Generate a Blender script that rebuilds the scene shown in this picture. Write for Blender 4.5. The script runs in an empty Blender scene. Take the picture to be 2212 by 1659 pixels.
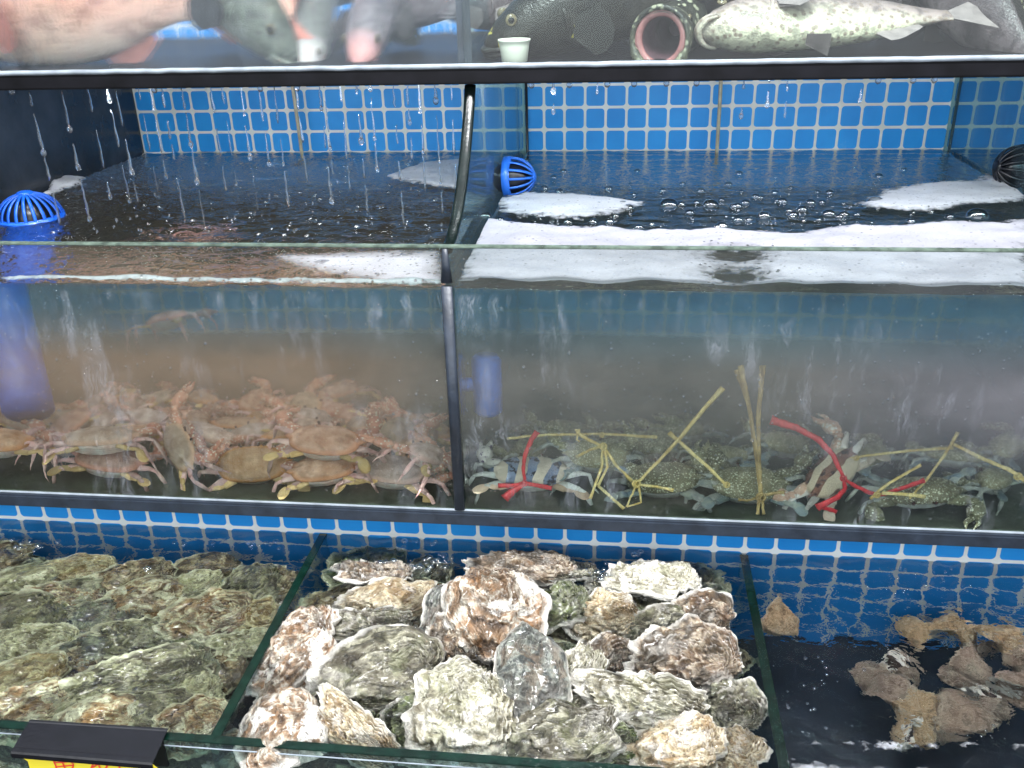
import bpy, bmesh, math, random
from mathutils import Vector, Matrix, noise, Euler

random.seed(7)
scene = bpy.context.scene
COL = scene.collection
R = math.radians

# ------------------------------------------------------------------ camera
YAW, PITCH, ROLL = R(-7.338), R(24.59), R(-1.65)
FPX = 1990.0                      # focal length in units of a 2212 px wide frame
fw = Vector((math.sin(YAW) * math.cos(PITCH), math.cos(YAW) * math.cos(PITCH), -math.sin(PITCH)))
rt0 = fw.cross(Vector((0, 0, 1))).normalized()
up0 = rt0.cross(fw)
rt = rt0 * math.cos(ROLL) + up0 * math.sin(ROLL)
up = -rt0 * math.sin(ROLL) + up0 * math.cos(ROLL)
cam = bpy.data.cameras.new('camera')
cam.lens = FPX / 2212 * 36
cam.sensor_width = 36
cam.clip_start = 0.05
cam.clip_end = 100
camo = bpy.data.objects.new('camera', cam)
COL.objects.link(camo)
camo.matrix_world = Matrix((rt, up, -fw)).transposed().to_4x4()
scene.camera = camo


def ray(x, y):
    d = fw * FPX + rt * (x - 1106) - up * (y - 829.5)
    return d.normalized()


def onY(x, y, Y):
    d = ray(x, y)
    return d * (Y / d.y)


def onZ(x, y, Z):
    d = ray(x, y)
    return d * (Z / d.z)


def onX(x, y, X):
    d = ray(x, y)
    return d * (X / d.x)


def refract(d, n, eta):
    c = -d.dot(n)
    k = 1 - eta * eta * (1 - c * c)
    return (eta * d + (eta * c - math.sqrt(k)) * n).normalized()


def thruZ(x, y, zs, z, eta=1 / 1.33):
    """measured spot -> point at depth z, sight line bent at the water surface zs"""
    d = ray(x, y)
    p = d * (zs / d.z)
    e = refract(d, Vector((0, 0, 1)), eta)
    return p + e * ((z - zs) / e.z)


def thruY(x, y, ys, Y, eta=1 / 1.33):
    d = ray(x, y)
    p = d * (ys / d.y)
    e = refract(d, Vector((0, -1, 0)), eta)
    return p + e * ((Y - ys) / e.y)


# --------------------------------------------------------------- mesh tools
def link(name, me, mat=None, parent=None):
    o = bpy.data.objects.new(name, me)
    COL.objects.link(o)
    if mat is not None and me is not None:
        mats = mat if isinstance(mat, (list, tuple)) else [mat]
        for m in mats:
            if m.name not in me.materials:
                me.materials.append(m)
    if parent is not None:
        o.parent = parent
    return o


def mk(name, bm, mat=None, parent=None, smooth=True):
    me = bpy.data.meshes.new(name)
    bm.normal_update()
    bm.to_mesh(me)
    bm.free()
    if smooth:
        for p in me.polygons:
            p.use_smooth = True
    return link(name, me, mat, parent)


def empty(name, loc=(0, 0, 0)):
    o = bpy.data.objects.new(name, None)
    o.empty_display_size = 0.02
    COL.objects.link(o)
    o.location = loc
    return o


def tag(o, label=None, cat=None, group=None, kind=None):
    if label: o['label'] = label
    if cat: o['category'] = cat
    if group: o['group'] = group
    if kind: o['kind'] = kind
    return o


def copy_tree(o, parent=None):
    c = o.copy()
    COL.objects.link(c)
    c.parent = parent
    if parent is not None:
        c.matrix_parent_inverse = o.matrix_parent_inverse
    for ch in list(o.children):
        copy_tree(ch, c)
    return c


def box(bm, x0, x1, y0, y1, z0, z1, mi=0, bev=0.0):
    vs = [bm.verts.new((x, y, z)) for x in (x0, x1) for y in (y0, y1) for z in (z0, z1)]
    F = [(0, 1, 3, 2), (4, 6, 7, 5), (0, 4, 5, 1), (2, 3, 7, 6), (0, 2, 6, 4), (1, 5, 7, 3)]
    fs = []
    for f in F:
        fc = bm.faces.new([vs[i] for i in f])
        fc.material_index = mi
        fs.append(fc)
    if bev > 0:
        es = list({e for f in fs for e in f.edges})
        bmesh.ops.bevel(bm, geom=es, offset=bev, segments=2, affect='EDGES')
    return fs


def tube(bm, pts, rad, seg=8, cap=True, flat=1.0, mi=0, upv=None):
    """swept round or flattened section; rad is a number or a list"""
    pts = [Vector(p) for p in pts]
    n = len(pts)
    if not isinstance(rad, (list, tuple)): rad = [rad] * n
    rings = []
    prev = upv
    for i, p in enumerate(pts):
        t = (pts[min(i + 1, n - 1)] - pts[max(i - 1, 0)]).normalized()
        a = prev if prev is not None else (Vector((0, 0, 1)) if abs(t.z) < .9 else Vector((1, 0, 0)))
        s = t.cross(a)
        if s.length < 1e-5: s = t.orthogonal()
        s.normalize()
        a2 = s.cross(t).normalized()
        if upv is None: prev = a2
        ring = []
        for k in range(seg):
            an = 2 * math.pi * k / seg
            ring.append(bm.verts.new(p + s * math.cos(an) * rad[i] + a2 * math.sin(an) * rad[i] * flat))
        rings.append(ring)
    for i in range(n - 1):
        for k in range(seg):
            f = bm.faces.new((rings[i][k], rings[i][(k + 1) % seg], rings[i + 1][(k + 1) % seg], rings[i + 1][k]))
            f.material_index = mi
    if cap:
        for rr in (rings[0][::-1], rings[-1]):
            f = bm.faces.new(rr)
            f.material_index = mi
    return rings


def ball(bm, c, rx, ry, rz, seg=10, rings=7, rot=None, mi=0):
    c = Vector(c)
    M = rot if rot is not None else Matrix.Identity(3)
    grid = []
    top = bm.verts.new(c + M @ Vector((0, 0, rz)))
    bot = bm.verts.new(c + M @ Vector((0, 0, -rz)))
    for i in range(1, rings):
        th = math.pi * i / rings
        grid.append([bm.verts.new(c + M @ Vector((rx * math.sin(th) * math.cos(2 * math.pi * k / seg),
                                                  ry * math.sin(th) * math.sin(2 * math.pi * k / seg),
                                                  rz * math.cos(th)))) for k in range(seg)])
    for k in range(seg):
        k2 = (k + 1) % seg
        fs = [bm.faces.new((top, grid[0][k], grid[0][k2])), bm.faces.new((bot, grid[-1][k2], grid[-1][k]))]
        for i in range(len(grid) - 1):
            fs.append(bm.faces.new((grid[i][k], grid[i + 1][k], grid[i + 1][k2], grid[i][k2])))
        for f in fs: f.material_index = mi


def fbm(p, o=4, s=1.0):
    v, a = 0.0, 1.0
    q = Vector(p) * s
    for i in range(o):
        v += a * noise.noise(q)
        q = q * 2.03 + Vector((3.1, 7.7, 1.3))
        a *= .5
    return v


# --------------------------------------------------------------- node tools
class N:
    def __init__(self, name):
        self.m = bpy.data.materials.new(name)
        self.m.use_nodes = True
        self.t = self.m.node_tree
        self.t.nodes.clear()
        self.out = self.t.nodes.new('ShaderNodeOutputMaterial')

    def n(self, typ, **kw):
        nd = self.t.nodes.new('ShaderNode' + typ)
        for k, v in kw.items():
            if k.startswith('_'):
                continue
            if hasattr(nd, k) and k not in ('color',):
                setattr(nd, k, v)
        return nd

    def set(self, sock, v):
        if isinstance(v, bpy.types.NodeSocket):
            self.t.links.new(v, sock)
        elif isinstance(v, bpy.types.Node):
            self.t.links.new(v.outputs[0], sock)
        else:
            if sock.type == 'RGBA' and hasattr(v, '__len__') and len(v) == 3: v = (*v, 1)
            sock.default_value = v

    def math(self, op, a, b=0.0, c=None, clamp=False):
        nd = self.n('Math')
        nd.operation = op
        nd.use_clamp = clamp
        self.set(nd.inputs[0], a)
        self.set(nd.inputs[1], b)
        if c is not None: self.set(nd.inputs[2], c)
        return nd.outputs[0]

    def coord(self, which='Object', scale=(1, 1, 1), loc=(0, 0, 0), rot=(0, 0, 0)):
        tc = self.n('TexCoord')
        mp = self.n('Mapping')
        self.t.links.new(tc.outputs[which], mp.inputs['Vector'])
        mp.inputs['Scale'].default_value = scale
        mp.inputs['Location'].default_value = loc
        mp.inputs['Rotation'].default_value = rot
        return mp.outputs[0]

    def noise(self, vec, scale, detail=4, rough=.55, dist=0.0, col=False):
        nd = self.n('TexNoise')
        if vec is not None: self.t.links.new(vec, nd.inputs['Vector'])
        nd.inputs['Scale'].default_value = scale
        nd.inputs['Detail'].default_value = detail
        nd.inputs['Roughness'].default_value = rough
        nd.inputs['Distortion'].default_value = dist
        return nd.outputs['Color' if col else 'Fac']

    def voro(self, vec, scale, feature='F1', out='Distance', rnd=1.0):
        nd = self.n('TexVoronoi')
        nd.feature = feature
        if vec is not None: self.t.links.new(vec, nd.inputs['Vector'])
        nd.inputs['Scale'].default_value = scale
        nd.inputs['Randomness'].default_value = rnd
        return nd.outputs[out]

    def ramp(self, fac, stops, interp='LINEAR'):
        nd = self.n('ValToRGB')
        cr = nd.color_ramp
        cr.interpolation = interp
        while len(cr.elements) < len(stops): cr.elements.new(.5)
        for e, (p, c) in zip(cr.elements, stops):
            e.position = p
            if not hasattr(c, '__len__'): c = (c, c, c)
            e.color = (*c[:3], 1)
        self.set(nd.inputs[0], fac)
        return nd.outputs[0]

    def mix(self, fac, a, b, blend='MIX'):
        nd = self.n('Mix')
        nd.data_type = 'RGBA'
        nd.blend_type = blend
        self.set(nd.inputs[0], fac)
        self.set(nd.inputs[6], a)
        self.set(nd.inputs[7], b)
        return nd.outputs[2]

    def bump(self, h, strength=.3, dist=.01, normal=None):
        nd = self.n('Bump')
        nd.inputs['Strength'].default_value = strength
        nd.inputs['Distance'].default_value = dist
        self.set(nd.inputs['Height'], h)
        if normal is not None: self.set(nd.inputs['Normal'], normal)
        return nd.outputs[0]

    def pbr(self, color=None, rough=.5, normal=None, spec=.5, **kw):
        nd = self.n('BsdfPrincipled')
        if color is not None: self.set(nd.inputs['Base Color'], color)
        self.set(nd.inputs['Roughness'], rough)
        nd.inputs['Specular IOR Level'].default_value = spec
        if normal is not None: self.set(nd.inputs['Normal'], normal)
        for k, v in kw.items():
            self.set(nd.inputs[k.replace('_', ' ')], v)
        return nd.outputs[0]

    def mixs(self, fac, a, b):
        nd = self.n('MixShader')
        self.set(nd.inputs[0], fac)
        self.t.links.new(a, nd.inputs[1])
        self.t.links.new(b, nd.inputs[2])
        return nd.outputs[0]

    def done(self, surf, vol=None):
        self.t.links.new(surf, self.out.inputs['Surface'])
        if vol is not None: self.t.links.new(vol, self.out.inputs['Volume'])
        return self.m


def simple(name, col, rough=.5, nscale=40, var=.15, bump=.15, bscale=None, spec=.5, bdist=.002, **kw):
    k = N(name)
    c = k.coord()
    f = k.noise(c, nscale, 5)
    lo = tuple(x * (1 - var) for x in col)
    hi = tuple(min(1, x * (1 + var)) for x in col)
    cc = k.ramp(f, [(.3, lo), (.7, hi)])
    nb = k.bump(k.noise(c, bscale or nscale * 4, 4), bump, bdist)
    return k.done(k.pbr(cc, rough, nb, spec, **kw))

# =============================================================== dimensions
YG = 1.25      # inner face of the crab tank's front glass
YB = 2.315     # tiled back wall of the crab tank
YL = 1.305     # tiled back wall of the oyster tank
ZW = -0.428    # crab tank water level
ZR = -0.365    # crab tank rim
ZB = -0.798    # crab tank floor
XL, XM, XR = -1.25, -0.25, 0.75
YF = 0.83      # oyster tank front glass (inner face)
ZO = -0.900    # oyster tank water level
ZOB = -1.20    # oyster tank floor
YU = 1.50      # upper tank front glass
ZU = -0.146    # upper tank floor


# =============================================================== materials
def tile_material(name, px, pz, x0, z0, dim=1.0):
    k = N(name)
    c = k.coord()
    sp = k.n('SeparateXYZ')
    k.t.links.new(c, sp.inputs[0])

    def cell(s, p, o):
        a = k.math('DIVIDE', k.math('SUBTRACT', s, o), p)
        f = k.math('FRACT', a)
        return k.math('ABSOLUTE', k.math('SUBTRACT', f, .5)), k.math('FLOOR', a)
    u, iu = cell(sp.outputs[0], px, x0)
    v, iv = cell(sp.outputs[2], pz, z0)
    g, r = .058, .15
    qx = k.math('MAXIMUM', k.math('SUBTRACT', u, .5 - g - r), 0)
    qy = k.math('MAXIMUM', k.math('SUBTRACT', v, .5 - g - r), 0)
    d = k.math('SQRT', k.math('ADD', k.math('MULTIPLY', qx, qx), k.math('MULTIPLY', qy, qy)))
    m = k.math('MULTIPLY', k.math('SUBTRACT', r + .006, d), 60, clamp=True)
    n1 = k.noise(c, 9, 4)
    n2 = k.noise(c, 260, 3)
    blue = k.ramp(n1, [(.3, (.014 * dim, .235 * dim, .64 * dim)), (.7, (.022 * dim, .30 * dim, .74 * dim))])
    wn = k.n('TexWhiteNoise')
    cmb = k.n('CombineXYZ')
    k.t.links.new(iu, cmb.inputs[0]); k.t.links.new(iv, cmb.inputs[1])
    k.t.links.new(cmb.outputs[0], wn.inputs['Vector'])
    blue = k.mix(.2, blue, k.mix(wn.outputs['Value'], (.004, .12, .5), (.02, .25, .75)))
    grime = k.ramp(k.noise(c, 5, 6, .6), [(.42, 0.0), (.75, .6)])
    grout = k.mix(grime, (.74, .78, .80), (.42, .43, .36))
    col = k.mix(m, grout, blue)
    col = k.mix(k.ramp(k.noise(c, 14, 5, .7), [(.66, 0.0), (.78, .25)]), col, (.35, .5, .6))
    nb = k.bump(k.math('ADD', k.math('MULTIPLY', m, -.25), k.math('MULTIPLY', n2, .2)), .35, .0012)
    return k.done(k.pbr(col, .42, nb, .35))


M = {}
M['tile_mid'] = tile_material('blue_tile_back', .05, .0525, -.25, -.377, 1.2)
M['tile_low'] = tile_material('blue_tile_low', .0495, .0525, .162, -.894)


def pane_material(name, tint=(.93, .975, .96), refl=1.0, streak=0.0, haze=0.0, sc=(1, 1, 1), seed=0, hazevar=0.0, fog=0.0, zfade=None):
    """thin sheet of float glass: clear with a surface reflection, wet runs and dried streaks"""
    k = N(name)
    fr = k.n('Fresnel'); fr.inputs['IOR'].default_value = 1.45
    c = k.coord(scale=sc, loc=(seed, seed * .7, 0))
    tr = k.n('BsdfTransparent'); tr.inputs['Color'].default_value = (*tint, 1)
    gl = k.n('BsdfGlossy'); gl.inputs['Roughness'].default_value = .03
    gl.inputs['Color'].default_value = (refl, refl, refl, 1)
    geo = k.n('NewGeometry')
    # back faces would give total reflection: keep the sheet thin-walled
    b = k.bump(k.noise(c, 30, 3), .08, .002)
    k.t.links.new(b, gl.inputs['Normal'])
    f = k.math('MULTIPLY', fr.outputs[0], k.math('SUBTRACT', 1, geo.outputs['Backfacing']))
    s = k.mixs(k.math('MULTIPLY', f, .9), tr.outputs[0], gl.outputs[0])
    if streak > 0 or haze > 0:
        cs = k.coord(scale=(42, 42, 6.5), loc=(seed, 0, 0))
        wob = k.noise(k.coord(scale=(6, 6, 9)), 1.5, 2)
        ad = k.n('VectorMath'); ad.operation = 'ADD'
        sx = k.n('CombineXYZ'); k.t.links.new(k.math('MULTIPLY', wob, 2.6), sx.inputs[0])
        k.t.links.new(cs, ad.inputs[0]); k.t.links.new(sx.outputs[0], ad.inputs[1])
        st = k.noise(ad.outputs[0], 1.0, 6, .62)
        pat = k.noise(k.coord(scale=(1, 1, 1.3)), 3.2, 4, .6)
        sm = k.math('MULTIPLY', k.ramp(st, [(.50, 0.0), (.512, .8), (.53, .15), (.575, .1), (.585, .9), (.60, .3), (.70, .35)]), k.ramp(pat, [(.44, 0.0), (.66, 1.0)]))
        hz = k.math('MULTIPLY', k.ramp(k.noise(k.coord(scale=(1, 1, 1.6), loc=(seed + 3, 0, 0)), 4.0, 5, .62), [(.36, 0.0), (.72, 1.0)]), hazevar)
        fac = k.math('ADD', k.math('ADD', k.math('MULTIPLY', sm, streak), haze), hz, clamp=True)
        if zfade:
            sp = k.n('SeparateXYZ'); k.t.links.new(k.coord(), sp.inputs[0])
            spr = k.ramp(k.noise(k.coord(scale=(1, 1, .22), loc=(seed, 2, 0)), 34, 2, .5), [(.50, 0.0), (.60, 1.0)])
            wl = k.math('DIVIDE', k.math('SUBTRACT', ZW - .004, sp.outputs[2]), .01, clamp=True)
            drip = k.math('MULTIPLY', k.math('MULTIPLY', sm, streak), k.math('MULTIPLY', spr, wl), clamp=True)
            fac = k.math('ADD', hz, haze, clamp=True)
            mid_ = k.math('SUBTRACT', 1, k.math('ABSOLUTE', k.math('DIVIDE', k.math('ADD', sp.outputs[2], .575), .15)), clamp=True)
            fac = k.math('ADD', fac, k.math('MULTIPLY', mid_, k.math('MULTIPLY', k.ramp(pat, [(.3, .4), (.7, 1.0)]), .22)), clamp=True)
            fac = k.math('MULTIPLY', fac, k.math('MULTIPLY_ADD', k.math('DIVIDE', k.math('SUBTRACT', sp.outputs[2], zfade[0]), zfade[1] - zfade[0], clamp=True), .85, .15))
        df = k.n('BsdfDiffuse'); spx = k.n('SeparateXYZ'); k.t.links.new(k.coord(), spx.inputs[0])
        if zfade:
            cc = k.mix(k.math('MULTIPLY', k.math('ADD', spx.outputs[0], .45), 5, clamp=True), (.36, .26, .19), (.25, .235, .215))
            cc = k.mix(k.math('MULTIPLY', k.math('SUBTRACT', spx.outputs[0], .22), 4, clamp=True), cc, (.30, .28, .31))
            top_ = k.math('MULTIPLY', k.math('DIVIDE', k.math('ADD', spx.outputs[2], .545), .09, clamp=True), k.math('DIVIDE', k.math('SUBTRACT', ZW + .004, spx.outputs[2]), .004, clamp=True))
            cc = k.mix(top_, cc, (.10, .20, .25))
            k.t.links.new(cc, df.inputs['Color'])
        else:
            df.inputs['Color'].default_value = (.24, .28, .33, 1)
        if fog > 0:
            rf = k.n('BsdfRefraction'); rf.inputs['IOR'].default_value = 1.12; rf.inputs['Roughness'].default_value = .10
            k.t.links.new(k.bump(st, .5, .004), rf.inputs['Normal'])
            s = k.mixs(fog, s, rf.outputs[0])
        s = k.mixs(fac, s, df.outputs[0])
        if zfade:
            d2 = k.n('BsdfDiffuse'); d2.inputs['Color'].default_value = (.50, .52, .60, 1)
            s = k.mixs(drip, s, d2.outputs[0])
    return k.done(s)


M['pane_front'] = pane_material('front_glass', streak=.50, haze=.03, hazevar=.15, zfade=(-.735, -.60))
M['pane_upper'] = pane_material('misted_upper_glass', streak=.30, haze=.05, seed=4, hazevar=.08, fog=.5)
M['pane_upper_clear'] = pane_material('clean_upper_glass', streak=.10, haze=.012, seed=6)
M['pane_div'] = pane_material('divider_glass', tint=(.72, .86, .88), streak=.3, haze=.05, seed=9)
M['pane_clear'] = pane_material('oyster_tank_glass', tint=(.82, .9, .88), haze=.05)


def edge_material(name, col, rough=.12):
    k = N(name)
    c = k.coord(scale=(3, 3, 3))
    n = k.noise(c, 20, 5)
    cc = k.ramp(n, [(.3, tuple(x * .5 for x in col)), (.75, tuple(min(1, x * 1.6) for x in col))])
    return k.done(k.pbr(cc, rough, k.bump(k.noise(c, 60, 3), .25, .002), .7))


M['glass_edge'] = edge_material('green_glass_edge', (.003, .016, .011))
M['glass_edge_dark'] = edge_material('dark_glass_edge', (.004, .009, .008), .22)
M['rim_edge'] = edge_material('glass_rim_edge', (.12, .16, .13), .15)
M['seal'] = simple('black_silicone', (.018, .022, .03), .35, 30, .4, .4, 90)
M['seal_slate'] = simple('slate_silicone', (.022, .03, .045), .4, 30, .4, .4, 90)
M['seal_pale'] = simple('pale_silicone', (.26, .30, .34), .5, 30, .3, .4, 90)
M['floor_dark'] = simple('mossy_tank_floor', (.035, .045, .03), .6, 25, .5, .6, 60)
M['floor_navy'] = simple('navy_liner', (.002, .006, .016), .5, 25, .4, .3, 60)
M['slab_black'] = simple('black_slab', (.005, .005, .007), .5, 20, .5, .12, 50, spec=.15)
M['side_dark'] = simple('dark_side_panel', (.028, .034, .044), .25, 8, .5, .1, 30)


def water_material(name, absorb, dens, emis, blur=0.0, wave=.5, wscale=30, wdist=.004, tint=(1, 1, 1), stretch=(1, 1, 1)):
    k = N(name)
    c = k.coord(scale=stretch)
    h = k.math('ADD', k.noise(c, wscale, 3, .5, .6), k.math('MULTIPLY', k.noise(c, wscale * 3.3, 3, .55, .4), .28))
    b = k.bump(h, wave, wdist)
    g = k.n('BsdfGlass')
    g.inputs['IOR'].default_value = 1.33
    g.inputs['Roughness'].default_value = blur
    g.inputs['Color'].default_value = (*tint, 1)
    k.t.links.new(b, g.inputs['Normal'])
    vol = None
    if dens > 0:
        a = k.n('VolumeAbsorption')
        a.inputs['Color'].default_value = (*absorb, 1)
        a.inputs['Density'].default_value = dens
        e = k.n('Emission')  # glow given to the water in place of light scattered in the murk
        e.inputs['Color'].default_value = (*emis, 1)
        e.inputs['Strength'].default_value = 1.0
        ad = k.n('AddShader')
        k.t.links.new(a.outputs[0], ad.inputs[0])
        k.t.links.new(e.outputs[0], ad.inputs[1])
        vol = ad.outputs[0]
    return k.done(g.outputs[0], vol)


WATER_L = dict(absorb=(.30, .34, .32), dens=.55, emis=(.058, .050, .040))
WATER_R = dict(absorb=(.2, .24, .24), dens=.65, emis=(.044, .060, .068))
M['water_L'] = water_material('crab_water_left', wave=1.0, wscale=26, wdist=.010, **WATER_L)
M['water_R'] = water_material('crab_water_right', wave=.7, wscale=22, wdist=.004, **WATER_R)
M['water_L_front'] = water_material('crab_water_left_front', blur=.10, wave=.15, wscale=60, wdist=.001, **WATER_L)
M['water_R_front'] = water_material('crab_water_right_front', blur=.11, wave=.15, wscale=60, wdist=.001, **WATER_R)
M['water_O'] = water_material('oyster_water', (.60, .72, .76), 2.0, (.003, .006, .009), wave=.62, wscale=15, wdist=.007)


# =============================================================== the setting
def wall(name, x0, x1, y0, y1, z0, z1, mat, kind='structure', label=None, cat=None):
    bm = bmesh.new()
    box(bm, x0, x1, y0, y1, z0, z1)
    o = mk(name, bm, mat, smooth=False)
    tag(o, label, cat, None, kind)
    return o


w = wall('back_wall', XL - .02, 1.9, YB, YB + .02, -.83, -.16, M['tile_mid'])
w = wall('lower_back_wall', -1.5, 1.2, YL, YL + .015, ZOB - .02, -.826, M['tile_low'])
wall('upper_back_wall', -1.6, -.25, 2.2, 2.22, -.14, .35, M['tile_mid'])
wall('upper_back_wall', -.25, 1.9, 2.2, 2.22, -.14, .35, M['side_dark'])
wall('ground', -3, 3, -1.0, 3.2, -1.9, -1.88, M['floor_dark'])


# ---- the crab tank
def water_box(name, x0, x1, y0, y1, zb, zt, mats, amp, cell=.006, freq=14, seed=0, front_index=1, stretch=(1, 1.6)):
    bm = bmesh.new()
    nx = int((x1 - x0) / cell); ny = int((y1 - y0) / cell)
    g = []
    for j in range(ny + 1):
        y = y0 + (y1 - y0) * j / ny
        row = []
        for i in range(nx + 1):
            x = x0 + (x1 - x0) * i / nx
            q = Vector((x * freq * stretch[0], y * freq * stretch[1], seed))
            n1 = noise.noise(q + Vector((0, 0, 0)))
            w_ = noise.noise(q * .9 + Vector((5, 3, 2)))
            h = noise.noise(q + Vector((w_, n1, 0)) * 1.2) + .35 * noise.noise(q * 2.7) + .16 * noise.noise(q * 6.1)
            row.append(bm.verts.new((x, y, zt + amp * h)))
        g.append(row)
    for j in range(ny):
        for i in range(nx):
            bm.faces.new((g[j][i], g[j][i + 1], g[j + 1][i + 1], g[j + 1][i]))
    b = [bm.verts.new(p) for p in ((x0, y0, zb), (x1, y0, zb), (x1, y1, zb), (x0, y1, zb))]
    f = bm.faces.new([b[0], b[1]] + g[0][::-1]); f.material_index = front_index
    bm.faces.new([b[1], b[2]] + [g[j][nx] for j in range(ny, -1, -1)])
    bm.faces.new([b[2], b[3]] + g[ny])
    bm.faces.new([b[3], b[0]] + [g[j][0] for j in range(ny + 1)])
    bm.faces.new(b[::-1])
    o = mk(name, bm, mats, smooth=True)
    for p in o.data.polygons:
        if len(p.vertices) > 4 or p.index >= nx * ny: p.use_smooth = False
    tag(o, kind='structure')
    return o


water_box('water', XL + .002, XM - .008, YG + .004, YB + .002, ZB - .005, ZW, [M['water_L'], M['water_L_front']], .0048, freq=20, seed=1)
water_box('water', XM + .008, XR - .006, YG + .004, YB + .002, ZB - .005, ZW, [M['water_R'], M['water_R_front']], .0022, freq=16, seed=5)
water_box('water', XR + .006, 1.5, YG + .004, YB + .002, ZB - .005, ZW, [M['water_R'], M['water_R_front']], .0022, cell=.012, freq=16, seed=8)
water_box('water', -1.45, 1.15, YF + .004, YL + .002, ZOB - .004, ZO, [M['water_O']], .0032, cell=.006, freq=13, seed=3, front_index=0, stretch=(1, 1))

crab_tank = empty('crab_tank', (0, YG, ZB))
tag(crab_tank, 'long glass crab tank across the middle tier, black sealed seams and a curved divider', 'tank')


def part(name, bm, mat, parent, smooth=False):
    o = mk(name, bm, mat, None, smooth)
    o.parent = parent
    o.matrix_parent_inverse = Matrix.Translation(-parent.location)
    return o


bm = bmesh.new()
box(bm, -1.9, 1.6, YG - .008, YG, ZB - .02, ZR)
part('front_pane', bm, M['pane_front'], crab_tank)
bm = bmesh.new()                                                 # polished top edge of the front sheet
box(bm, -1.9, 1.6, YG - .0095, YG + .0015, ZR + .0006, ZR + .004, bev=.001)
part('rim', bm, M['rim_edge'], crab_tank)
bm = bmesh.new()
box(bm, -1.9, 1.6, YG - .006, YB + .03, ZB - .022, ZB - .003)
part('bottom_panel', bm, M['floor_dark'], crab_tank)
bm = bmesh.new()                                                 # black bead along the bottom edge
box(bm, -1.9, 1.6, YG - .018, YG - .0085, ZB - .024, ZB - .001, bev=.003)
part('bottom_seam', bm, M['seal_slate'], crab_tank)
bm = bmesh.new()
tube(bm, [(-1.9, YG - .0095, ZB + .0005), (1.6, YG - .0095, ZB + .0005)], .0018, 6, flat=1.2)
part('seam_highlight', bm, M['seal_pale'], crab_tank)


def divider(x, name='divider'):
    prof = [(YB - .001, ZB), (YB - .001, -.178), (1.525, -.178), (1.50, -.215), (1.452, -.268), (1.402, -.311), (1.345, -.348), (1.292, -.366), (YG + .003, -.372), (YG + .003, ZB)]
    bm = bmesh.new()
    a = [bm.verts.new((x - .004, y, z)) for y, z in prof]
    b = [bm.verts.new((x + .004, y, z)) for y, z in prof]
    bm.faces.new(a); bm.faces.new(b[::-1])
    for i in range(len(prof)):
        j = (i + 1) % len(prof)
        bm.faces.new((a[i], b[i], b[j], a[j]))
    d = part(name, bm, M['pane_div'], crab_tank)
    bm = bmesh.new()
    pr = [Vector((x, y, z)) for y, z in prof[2:9]]
    fine = []
    for i in range(len(pr) - 1):
        for t in (0, .33, .66):
            fine.append(pr[i].lerp(pr[i + 1], t))
    fine.append(pr[-1])
    tube(bm, fine, .0092, 10, flat=.55, upv=Vector((0, -.7, .7)))
    part('divider_edge', bm, M['glass_edge_dark'], crab_tank, True)
    bm = bmesh.new()                                             # bead where divider and front glass meet
    tube(bm, [(x, YG - .0105, ZR - .045 - .01), (x, YG - .0105, ZB + .002)], [.0085, .0085], 10, flat=.45, upv=Vector((0, 1, 0)))
    tube(bm, [(x, YG - .0095, ZR + .0), (x, YG - .0095, ZR - .05)], [.004, .0085], 8, flat=.45, upv=Vector((0, 1, 0)))
    part('vertical_seam', bm, M['seal_slate'], crab_tank, True)
    bm = bmesh.new()
    tube(bm, [(x + .008, YB - .006, -.17), (x + .008, YB - .006, ZB)], .0035, 6)
    part('corner_seam', bm, M['seal'], crab_tank, True)


divider(XM)
divider(XR)
bm = bmesh.new()
box(bm, XL - .02, XL, YG + .01, YB - .001, ZB - .01, -.172)
part('side_panel', bm, M['side_dark'], crab_tank)

# ---- the upper (fish) tank
fish_tank = empty('fish_tank', (0, YU, ZU))
tag(fish_tank, 'top tier glass tank full of fish with a wet black ledge under it', 'tank')
bm = bmesh.new()
box(bm, -1.9, 1.9, YU - .004, 2.5, ZU - .027, ZU - .004, bev=.003)
part('ledge', bm, M['slab_black'], fish_tank)
bm = bmesh.new()
box(bm, -1.9, -.254, YU, YU + .01, ZU - .003, .3)
part('front_pane', bm, M['pane_upper'], fish_tank)
bm = bmesh.new()
box(bm, -.2535, 1.9, YU, YU + .01, ZU - .003, .3)
part('front_pane', bm, M['pane_upper_clear'], fish_tank)
bm = bmesh.new()
tube(bm, [(-1.9 + 3.8 * i / 160, YU - .001, ZU + .000 + .0012 * noise.noise(Vector((i * .7, 0, 0)))) for i in range(161)], .0042, 8)
part('bottom_seam', bm, M['seal_pale'], fish_tank, True)
bm = bmesh.new()
box(bm, -.262, -.246, YU + .012, 2.19, ZU - .003, .3)
part('divider', bm, M['pane_div'], fish_tank)
bm = bmesh.new()
box(bm, -.265, -.243, YU + .0105, YU + .0118, ZU, .3)
part('vertical_seam', bm, M['seal_slate'], fish_tank)
bm = bmesh.new()
box(bm, -1.9, 1.9, YU + .0105, 2.19, ZU - .0035, ZU - .0005)
part('bottom_panel', bm, M['slab_black'], fish_tank)

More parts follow.
